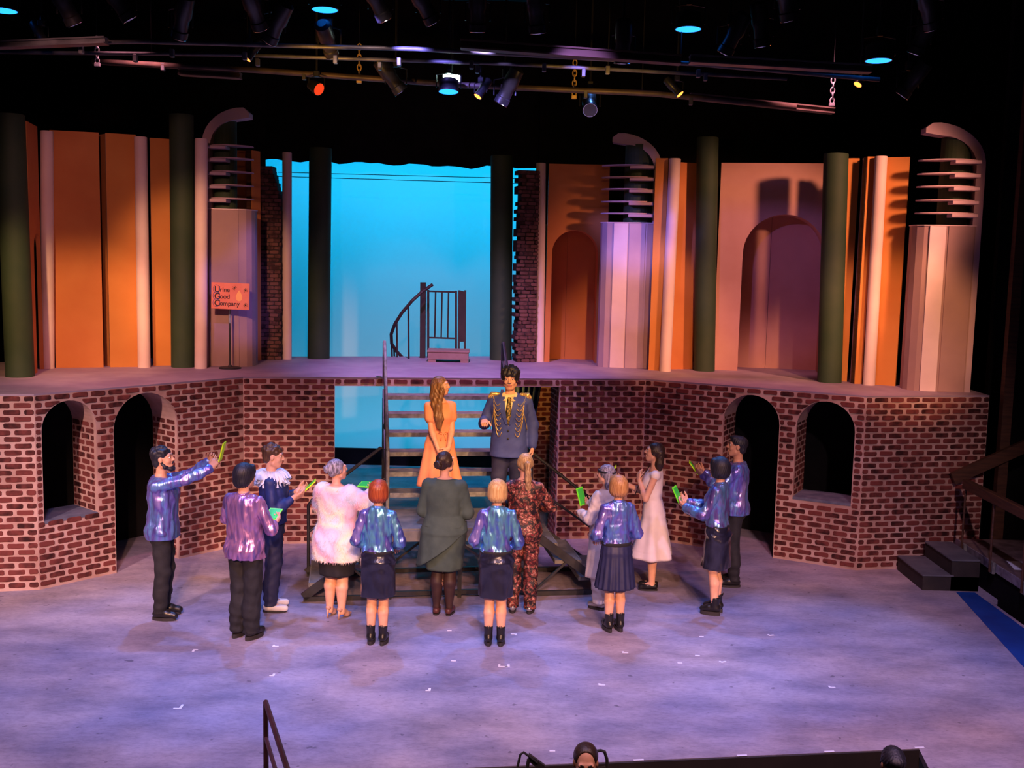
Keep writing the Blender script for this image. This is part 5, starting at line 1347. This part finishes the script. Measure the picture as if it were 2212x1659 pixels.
p.put('beard', [s.mesh(.005)], H_black)
p.top('shirt', I_blue, .030, .84, flare=.022, arm_r=(.058, .054, .054, .05), fold=.005, seed=11, ridges=.004); p.trousers(M_trou, seed=4); p.shoes('sneak', M_shoe)
tablet('yellow green tablet held up edge-on by the bearded man', p, (.02, .60, 1.72), (1, 0, 0), (0, .25, 1), M_neony)
# P2 black haired man in violet shirt seen from behind
p = Person('man with black bowl hair in a violet metallic shirt seen from behind', at(531, 1376), -24, 1.74, armR=(.17, .24, 1.12), armL=(-.16, .28, 1.05), poleR=(.6, -.5, -.6), poleL=(-.9, -.3, -.4), head=(-16, 0), handR=dict(dir=(-.2, .9, .3), palm=(-.5, 0, .8), curl=.4), handL=dict(dir=(.5, .8, .1), palm=(0, 0, 1), curl=.4))
p.body(); p.hair('bowl', H_black, 8); p.top('shirt', I_purple, .030, .82, arm_r=(.060, .056, .056, .05), fold=.005, seed=21, flare=.024, ridges=.004); p.trousers(M_trou, 1.06, seed=6, bag=.006); p.shoes('boot', M_shoe)
mb = MB(); mb.tube([p.hc + V(.058 * math.sin(a), -.02 - .05 * math.cos(a) * -1 - .02, -.165 + .012 * math.cos(a)) for a in np.linspace(0, 2 * math.pi, 18)], .012, 8, False); p.mb('collar', mb, I_purple)
tablet('green tablet held at waist height by the man in violet', p, (.08, .35, 1.19), (.9, .2, 0), (0, .9, .4), M_neon, .14, .18)
# P3 man in navy with white ruffle
p = Person('curly brown haired man in a navy suit with white ruffle collar and white shoes', at(590, 1316), -82, 1.78, armR=(.12, .22, 1.22), armL=(-.10, .24, 1.24), head=(-4, -6), poleR=(.4, -.8, -.5), poleL=(-.4, -.8, -.5), handR=dict(dir=(-.1, .9, .35), palm=(-.6, 0, .7), curl=.4), handL=dict(dir=(.1, .9, .35), palm=(.6, 0, .7), curl=.4), foot=(4, -10))
p.body(); p.face(); p.hair('curly', H_brown, 4); p.top('jacket', M_royal, .028, .94, arm_r=(.060, .058, .056, .044), fold=.005, seed=31, cuff=.12); p.trousers(M_navyt, 1.06, seed=8, top=1.02); p.shoes('slip', M_wshoe)
mb = MB(); rs = []
for r_, z_, am in ((.058, 1.475, .004), (.11, 1.495, .014), (.165, 1.462, .026), (.195, 1.405, .034)):
    rs.append([((r_ * 1.05 + am * math.sin(q * 2.1)) * math.cos(2 * math.pi * q / 96), -.012 + (r_ * .92 + am * math.sin(q * 2.1)) * math.sin(2 * math.pi * q / 96), z_ + am * .7 * math.cos(q * 1.7)) for q in range(96)])
mb.rings(rs, cap=False); p.mb('ruffle', mb, M_ruff)
mb = MB(); rs = []
for r_, z_, am in ((.10, 1.46, .01), (.15, 1.425, .024), (.185, 1.36, .034)):
    rs.append([((r_ * 1.12 + am * math.sin(q * 1.9 + 1)) * math.cos(2 * math.pi * q / 96), -.01 + (r_ * .9 + am * math.sin(q * 1.9 + 1)) * math.sin(2 * math.pi * q / 96), z_ + am * .7 * math.cos(q * 1.5)) for q in range(96)])
mb.rings(rs, cap=False); p.mb('ruffle', mb, M_ruff)
tablet('yellow green tablet held out by the man with the ruffle collar', p, (.0, .375, 1.32), (.95, 0, .0), (0, .75, .7), M_neony, .15, .18)
# P4 woman in fluffy pastel fur coat
p = Person('woman in a fluffy pastel fur coat, black skirt and heels seen from behind', at(727, 1333), -22, 1.69, True, 1.22, armR=(.22, .34, 1.33), armL=(-.14, .36, 1.22), poleR=(.8, -.2, -.6), poleL=(-.8, -.3, -.5), head=(-38, 6), handR=dict(dir=(-.4, .7, .5), palm=(-.4, .3, .8), curl=.5), stance=.075)
p.body(); p.face(); p.hair('updo', H_silver, 5); p.leg_skin(TIGHTS, .75); p.skirt(M_blackcl, 1.0, .49, .185, .165)
coat = p.top('fur_coat', M_fur, .048, .665, arm_r=(.100, .098, .088, .070), fold=.005, seed=41, h=.011, k=.06, ext=(.60, .262, .215))
mb = MB(); me = coat.data; n = len(me.polygons); rg = np.random.RandomState(2); pick = rg.choice(n, 13000)
for i in pick:
    pl = me.polygons[int(i)]; c = np.array(pl.center) / p.s; nn = np.array(pl.normal); t1 = unit(np.cross(nn, V(.3, .2, 1))); d = unit(nn * .55 + V(0, 0, -.75) + rg.normal(size=3) * .28); l = rg.uniform(.016, .034)
    a = c + t1 * .0026; b = c - t1 * .0026; mb.add([a - nn * .004, b - nn * .004, c + d * l], [(0, 1, 2)])
o = p.mb('fur', mb, M_fur, smooth=False, parent=coat); o['kind'] = 'stuff'
p.shoes('heel', M_heel)
tablet('green tablet half hidden in the hands of the woman in fur', p, (.10, .44, 1.40), (.9, .2, 0), (0, 1, .12), M_neon, .14, .18)
# jacket and skirt trio plus one
def bobgirl(label, px, py, yaw, ht, hm, jm, skirt, head=(0, 0), arms=None, seed=1, face=False):
    a = arms or dict(armR=(.17, .20, 1.0), armL=(-.17, .20, 1.0), poleR=(.4, -.7, -.3), poleL=(-.4, -.7, -.3))
    p = Person(label, at(px, py), yaw, ht, True, .95, head=head, stance=.066, foot=(4, -4), **a)
    p.body(); p.hair('bob', hm, seed)
    if face: p.face()
    p.leg_skin(TIGHTS, .72, z0=.16)
    if skirt == 'vinyl': p.skirt(M_vinyl, 1.005, .53, .180, .155, g=.022, pleats=5, amp=.004, crease=.008, n=110, rows=44)
    else: p.skirt(M_pleat, 1.01, .50, .225, .195, pleats=18, amp=.010, n=144)
    p.top('jacket', jm, .022, 1.0, arm_r=(.054, .056, .060, .054), fold=.006, seed=seed * 7, neck=1.475, cuff=.04, ridges=.004)
    mb = MB(); tr = np.array(p.torso(.024)); rr = [np.interp(1.0, tr[:, 0], tr[:, c]) for c in (1, 2, 3)]
    mb.rings([[(rr[1] * k * math.cos(2 * math.pi * q / 40), rr[0] + rr[2] * k * math.sin(2 * math.pi * q / 40), z) for q in range(40)] for k, z in ((.98, .978), (1.0, .985), (1.02, 1.0), (1.02, 1.012), (.98, 1.02))], cap=False); p.mb('waistband', mb, M_blackcl)
    mb = MB(); mb.rings([[(r_ * math.cos(2 * math.pi * q / 28), -.012 + r_ * .95 * math.sin(2 * math.pi * q / 28), z + .008 * math.sin(2 * math.pi * q / 28) * -1) for q in range(28)] for r_, z in ((.066, 1.435), (.062, 1.485), (.056, 1.485), (.056, 1.44))], cap=False); p.mb('collar', mb, jm)
    p.shoes('boot', M_shoe)
    return p
bobgirl('performer with copper red bob, teal blue metallic jacket and glossy black skirt', 815, 1389, -4, 1.63, H_red, I_teal, 'vinyl', seed=2)
# P6 woman in grey green dress
p = Person('woman with dark bun in a grey green dress with slanted peplum seen from behind', at(957, 1325), -6, 1.76, True, 1.28, armR=(.14, .24, 1.03), armL=(-.13, .25, 1.05), poleR=(.5, -.7, -.4), poleL=(-.5, -.7, -.4), head=(-30, 6), stance=.07)
p.body(); p.hair('bun', H_dark, 6); p.leg_skin(TIGHTSD, .75); p.skirt(M_greendr, 1.0, .50, .195, .165, g=.02); p.top('dress_top', M_greendr, .02, .96, arm_r=(.070, .068, .058, .044), fold=.003, seed=61)
p.skirt(M_greendr, 1.08, .715, .262, .225, name='peplum', pleats=4, amp=.010, g=.026, tilt=.20); p.shoes('flat', M_flat)
# P7 blond bob
bobgirl('performer with blond bob, iridescent blue jacket and navy skirt, front centre', 1068, 1391, 0, 1.65, H_blond, I_teal, 'vinyl', seed=3)
# P8 floral suit
p = Person('woman with blond ponytail in a red floral trouser suit seen from behind', at(1126, 1321), -6, 1.74, True, 1.1, armR=(.14, .28, 1.10), armL=(-.14, .28, 1.10), poleR=(.9, -.4, -.4), poleL=(-.9, -.4, -.4), head=(18, 4), stance=.095)
p.body(); p.hair('pony', H_honey, 7); p.trousers(M_floral, .92, seed=9, bag=.004, hem=.05); p.top('jacket', M_floral, .022, .84, arm_r=(.058, .056, .052, .046), fold=.004, seed=71); p.shoes('shoe', M_silv)
mb = MB(); mb.rings([[(r_ * math.cos(2 * math.pi * q / 28), -.014 + r_ * .95 * math.sin(2 * math.pi * q / 28), z) for q in range(28)] for r_, z in ((.07, 1.44), (.060, 1.475), (.054, 1.47), (.056, 1.44))], cap=False); p.mb('collar', mb, M_blackcl)
# P9 white coverall
p = Person('person with silver streaked hair in a white coverall, half hidden behind the ginger bob', at(1300, 1313), 48, 1.60, True, 1.05, armR=(.10, .26, 1.20), armL=(-.12, .27, 1.14), head=(12, 0), handR=dict(dir=(-.2, .9, .3), palm=(-.5, 0, .8), curl=.5), stance=.08)
p.body(); p.hair('half', H_silver, 9, length=.24); p.trousers(M_whitesuit, 1.12, seed=12, bag=.012, hem=.09); p.top('coverall', M_whitesuit, .035, .52, arm_r=(.062, .060, .060, .054), fold=.006, seed=81); p.skirt(M_whitesuit, 1.02, .40, .215, .195, name='coat_skirt', pleats=5, amp=.012, g=.034); p.shoes('sneak', M_silv)
mb = MB(); mb.tube([p.hl((.088 * math.sin(a), -.018 + .104 * math.cos(a), .03 + .01 * math.cos(a))) for a in np.linspace(0, 2 * math.pi, 24)], .011, 6, False); p.mb('goggle_strap', mb, M_blackcl)
tablet('green tablet held upright by the person in white coverall', p, (.02, .38, 1.30), (.9, .2, 0), (0, .3, .95), M_neon, .15, .2)
# P10 ginger bob
bobgirl('performer with ginger blond bob, iridescent jacket and pleated navy skirt', 1325, 1361, 14, 1.62, H_ginger, I_blue, 'pleat', head=(14, 0), seed=4)
# P11 woman in white dress
p = Person('woman in a white sleeveless dress with long dark hair, hand on her chest', at(1404, 1272), 82, 1.73, True, .96, armL=(-.04, .17, 1.30), armR=(.04, .36, 1.24), poleL=(-.5, -.1, -.9), poleR=(.3, -.2, -.9), head=(4, 8), handL=dict(dir=(.35, .1, .9), palm=(.6, -.8, 0), curl=.35), handR=dict(dir=(-.1, .85, .5), palm=(-.3, -.3, .8), curl=.45), stance=.06, foot=(4, -4))
p.body(); p.face(); p.hair('half', H_dark, 10, length=.48); p.leg_skin(TIGHTS, .6); p.top('bodice', M_whitedr, .012, 1.0, 'cap', arm_r=(.058, .05, .05, .04), fold=.002, seed=91, neck=1.43); p.skirt(M_whitedr, 1.09, .40, .27, .25, pleats=6, amp=.02, g=.02); p.shoes('slip', M_shoe)
for sd in (1, -1):
    for yy in (.02, .06, .1):
        mb = MB(); A = p.an[sd]; mb.tube([(A[0] - .036, A[1] + yy, .05), (A[0], A[1] + yy + .006, .085 - yy * .3), (A[0] + .036, A[1] + yy, .05)], .006, 6); p.mb('shoe_strap', mb, M_wshoe)
tablet('yellow green tablet held edge-on by the woman in the white dress', p, (.05, .50, 1.36), (1, 0, 0), (0, -.55, .85), M_neony, .13, .19)
mb = MB(); mb.tube([p.hc + V(-.05, .05, -.17), p.hc + V(-.06, .14, -.30), p.hc + V(-.03, .20, -.52)], .005, 6); p.mb('lanyard', mb, M_blackcl)
# P12 black bob girl
p = bobgirl('performer with black bob, indigo metallic jacket and glossy black skirt at the right', 1541, 1324, 66, 1.72, H_black, I_navy, 'vinyl', head=(10, 0), seed=5, face=True,
            arms=dict(armR=(.08, .36, 1.20), armL=(-.10, .34, 1.18), poleR=(.5, -.5, -.7), poleL=(-.5, -.5, -.7), handR=dict(dir=(-.1, .8, .5), palm=(-.5, 0, .8), curl=.45), handL=dict(dir=(.1, .8, .5), palm=(.6, 0, .7), curl=.45)))
tablet('green tablet held in both hands by the black bob performer', p, (-.01, .46, 1.29), (.95, 0, 0), (0, .45, .9), M_neon, .15, .19)
# P13 man behind at right
p = Person('dark haired man in blue metallic shirt standing in front of the right arched doorway', at(1580, 1263), 80, 1.78, armR=(.12, .36, 1.28), armL=(-.10, .38, 1.30), head=(6, 6), skin=SKIN2, handR=dict(dir=(-.1, .8, .5), palm=(-.5, 0, .8), curl=.45), handL=dict(dir=(.1, .8, .5), palm=(.6, 0, .7), curl=.45))
p.body(); p.face(); p.hair('short', H_black, 12); p.top('shirt', I_blue, .030, .86, flare=.02, arm_r=(.058, .056, .054, .05), fold=.005, seed=101, ridges=.004); p.trousers(M_trou, seed=14); p.shoes('shoe', M_shoe)
tablet('yellow green tablet held by the man before the right doorway', p, (.0, .49, 1.36), (.95, 0, 0), (0, .6, .8), M_neony, .14, .18)
# P14 woman in coral dress on the landing
def on_landing(px, tt):
    s = 0
    best = min((abs((lambda q: CX + F * (q - CAM).dot(RT) / (q - CAM).dot(FW))(SP(s_, tt, LZ)) - px), s_) for s_ in np.linspace(0, SW, 157))
    q = SP(best[1], tt, LZ); return (q.x, q.y, LZ)
p = Person('woman with long brown hair in a coral dress on the landing, looking aside', on_landing(948, 2.02), -158, 1.65, True, .98, armR=(.075, .20, .86), armL=(-.03, .235, .86), poleR=(.9, -.4, 0), poleL=(-.9, -.4, 0), head=(58, 2), handR=dict(dir=(-.75, .25, -.6), palm=(-.4, -.9, 0), curl=.5), handL=dict(dir=(.75, .3, -.55), palm=(.5, -.8, 0), curl=.5), stance=.07, group='couple on the landing')
p.body(); p.face(); p.hair('long', H_long, 13, length=.40, part=1)
lk = Sdf(); lk.chain([p.hl((.055, .02, .04)), p.hl((.075, .03, -.06)), V(.06, .125, 1.40), V(.045, .155, 1.26), V(.05, .150, 1.12)], [.022, .030, .036, .034, .012], .03); lk.chain([p.hl((.06, -.03, .0)), V(.10, .07, 1.42), V(.085, .14, 1.28), V(.08, .145, 1.15)], [.03, .036, .032, .012], .03); lk.disp(lambda X, Y, Z: .003 * np.sin(190 * X + 30 * Y + 8 * np.sin(10 * Z))); p.put('hair_lock', [lk.mesh(.007)], H_long); p.top('bodice', M_coral, .014, .98, 'short', arm_r=(.056, .056, .05, .04), fold=.002, seed=111, neck=1.45); p.skirt(M_coral, 1.09, .43, .275, .24, pleats=7, amp=.016, g=.02); p.shoes('boot', M_shoe); p.leg_skin(TIGHTSD, .46)
mb = MB(); tr = np.array(p.torso(.02)); rr = [np.interp(1.08, tr[:, 0], tr[:, c]) for c in (1, 2, 3)]
mb.rings([[(rr[1] * k * math.cos(2 * math.pi * q / 40), rr[0] + rr[2] * k * math.sin(2 * math.pi * q / 40), z) for q in range(40)] for k, z in ((1.0, 1.062), (1.03, 1.066), (1.03, 1.094), (1.0, 1.098))], cap=False); p.mb('belt', mb, M_coral)
mb = MB(); y = rr[0] + rr[2] + .01
for sx in (1, -1): mb.tube([(0, y, 1.08), (sx * .04, y + .004, 1.10), (sx * .055, y, 1.085), (sx * .03, y, 1.07), (0, y, 1.08)], .006, 6, False); mb.tube([(0, y, 1.08), (sx * .025, y + .004, 1.03), (sx * .03, y + .002, .985)], .006, 6)
p.mb('bow', mb, M_coral)
# P15 man in navy blazer with gold chains
p = Person('man with big black hair and gold-chained navy blazer on the landing', on_landing(1096, 2.05), 176, 1.74, False, 1.12, armR=(.27, .26, 1.19), armL=(-.275, .03, .86), poleR=(.25, -.5, -.8), poleL=(-.4, -.6, 0), head=(0, -6), handR=dict(dir=(-.15, .9, -.25), palm=(-.3, 0, -.9), point=True), handL=dict(dir=(.05, .1, -1), palm=(.9, .1, 0), curl=.7), stance=.11, group='couple on the landing', foot=(10, -10))
p.body(); p.face(); p.hair('mop', H_black, 14)
p.trousers(M_navyt, 1.08, seed=15, top=1.0); p.shoes('shoe', M_shoe)
p.top('shirt', M_shirt, .012, 1.0, 'none', fold=0, neck=1.478, seed=120)
bl = p.top('blazer', M_blazer, .030, .745, ext=(.70, .225, .185), arm_r=(.066, .066, .060, .052), fold=.003, seed=121, vneck=(1.10, .24), neck=1.475, k=.04)
mb = MB(); tr = np.array(p.torso(.012)); fy = lambda z, x=0: float(np.interp(z, tr[:, 0], tr[:, 1]) + np.interp(z, tr[:, 0], tr[:, 3]) * math.sqrt(max(0, 1 - (x / np.interp(z, tr[:, 0], tr[:, 2])) ** 2)))
mb.rings([[(-w_, fy(z, 0) + .006, z), (0, fy(z, 0) + .02, z), (w_, fy(z, 0) + .006, z), (0, fy(z, 0) + .002, z)] for z, w_ in ((1.435, .016), (1.41, .024), (1.39, .018), (1.34, .026), (1.27, .036), (1.20, .042), (1.13, .04))])
p.mb('tie', mb, pm('paisley_tie_cloth', (.50, .34, .08), (.05, .05, .03), 60, .5, lo=.45, hi=.55))
for sx in (1, -1):
    mb = MB(); mb.rings([[(sx * x, fy(z, x) + dy, z) for x, z, dy in q] for q in ([(.030, 1.445, .02), (.062, 1.452, .01), (.075, 1.40, .022), (.032, 1.395, .03)], [(.030, 1.445, .026), (.062, 1.452, .016), (.075, 1.40, .028), (.032, 1.395, .036)])]); p.mb('shirt_collar', mb, M_shirt)
    to = np.array(p.torso(.034)); fo = lambda z, x: float(np.interp(z, to[:, 0], to[:, 1]) + np.interp(z, to[:, 0], to[:, 3]) * math.sqrt(max(.12, 1 - (min(abs(x), .2) / np.interp(z, to[:, 0], to[:, 2])) ** 2)))
    mb = MB(); rows_ = [(1.44, .05, .085), (1.38, .045, .115), (1.30, .035, .10), (1.22, .025, .07), (1.13, .006, .03)]
    mb.rings([[(sx * a, fo(z, a) + .006, z), (sx * b, fo(z, b) + .010, z), (sx * b, fo(z, b) + .002, z), (sx * a, fo(z, a) - .002, z)] for z, a, b in rows_]); p.mb('lapel', mb, M_blazer, False)
    # epaulette with fringe
    e = p.S[sx] + V(0, .02, .062); ep = Sdf(); ep.cap(e + V(-sx * .06, 0, .005), e + V(sx * .012, 0, 0), .022, .034, .02); ep.disp(nz3(3, 160, .004)); eo = p.put('epaulette', [ep.mesh(.006)], M_goldt)
    for i in range(9):
        a = -1.6 + 3.2 * i / 8; q = e + V(sx * (.012 + .036 * math.cos(a)), .036 * math.sin(a), 0); mb = MB(); mb.tube([q, q + V(sx * .006, 0, -.03), q + V(sx * .006, 0, -.06)], .004, 5); p.mb('fringe', mb, M_goldt, parent=eo)
    # draped chains from the shoulder
    ch = None
    for i in range(7):
        z0 = 1.44 - .045 * i; x0 = .185 - .004 * i; x1 = .10 - .004 * i; z1 = 1.37 - .055 * i; pts = []
        for q in range(13):
            f = q / 12; x = x0 + (x1 - x0) * f; z = z0 + (z1 - z0) * f - .10 * (1 + .15 * i) * 4 * f * (1 - f) * .55; pts.append((sx * x, fo(z, x) + .014, z))
        mb = MB(); mb.tube(pts, .0042, 6); p.mb('chain', mb, M_goldt)
    mb = MB(); mb.tube([(sx * (.19 - .02 * math.sin(k * .5)), fo(z, .19) + .016, z) for k, z in enumerate(np.linspace(1.44, 1.06, 10))], .005, 6); p.mb('chain', mb, M_goldt)
for z in (1.06, .97): 
    mb = MB(); mb.lathe([(.011, 0), (.011, .006), (.006, .009)], 12); 
    to = np.array(p.torso(.034)); y = float(np.interp(z, to[:, 0], to[:, 1]) + np.interp(z, to[:, 0], to[:, 3])) + .004; mb.v = [(x, y + zz, z + yy) for x, yy, zz in mb.v]; p.mb('button', mb, M_blacksteel)
# heads in the pit
def pit(label, px, py, Y, hm, kind, seed, yaw, head):
    P_ = ony(px, py, Y); ht = P_.z + 1.15
    p = Person(label, (P_.x, P_.y, -1.15), yaw, ht, head=head, group='musicians in the pit', skin=SKIN2)
    p.body(); p.face(); p.hair(kind, hm, seed); p.top('shirt', M_trou, .02, .86, fold=.004, seed=seed); p.trousers(M_trou, seed=seed); p.shoes('shoe', M_shoe)
pit('balding man whose head rises at the pit edge, bottom centre', 1266, 1612, 6.9, H_dark, 'balding', 21, 178, (0, -8))
pit('dark haired man whose head rises at the pit edge, bottom right', 1931, 1620, 7.1, H_black, 'short', 22, 170, (10, -25))
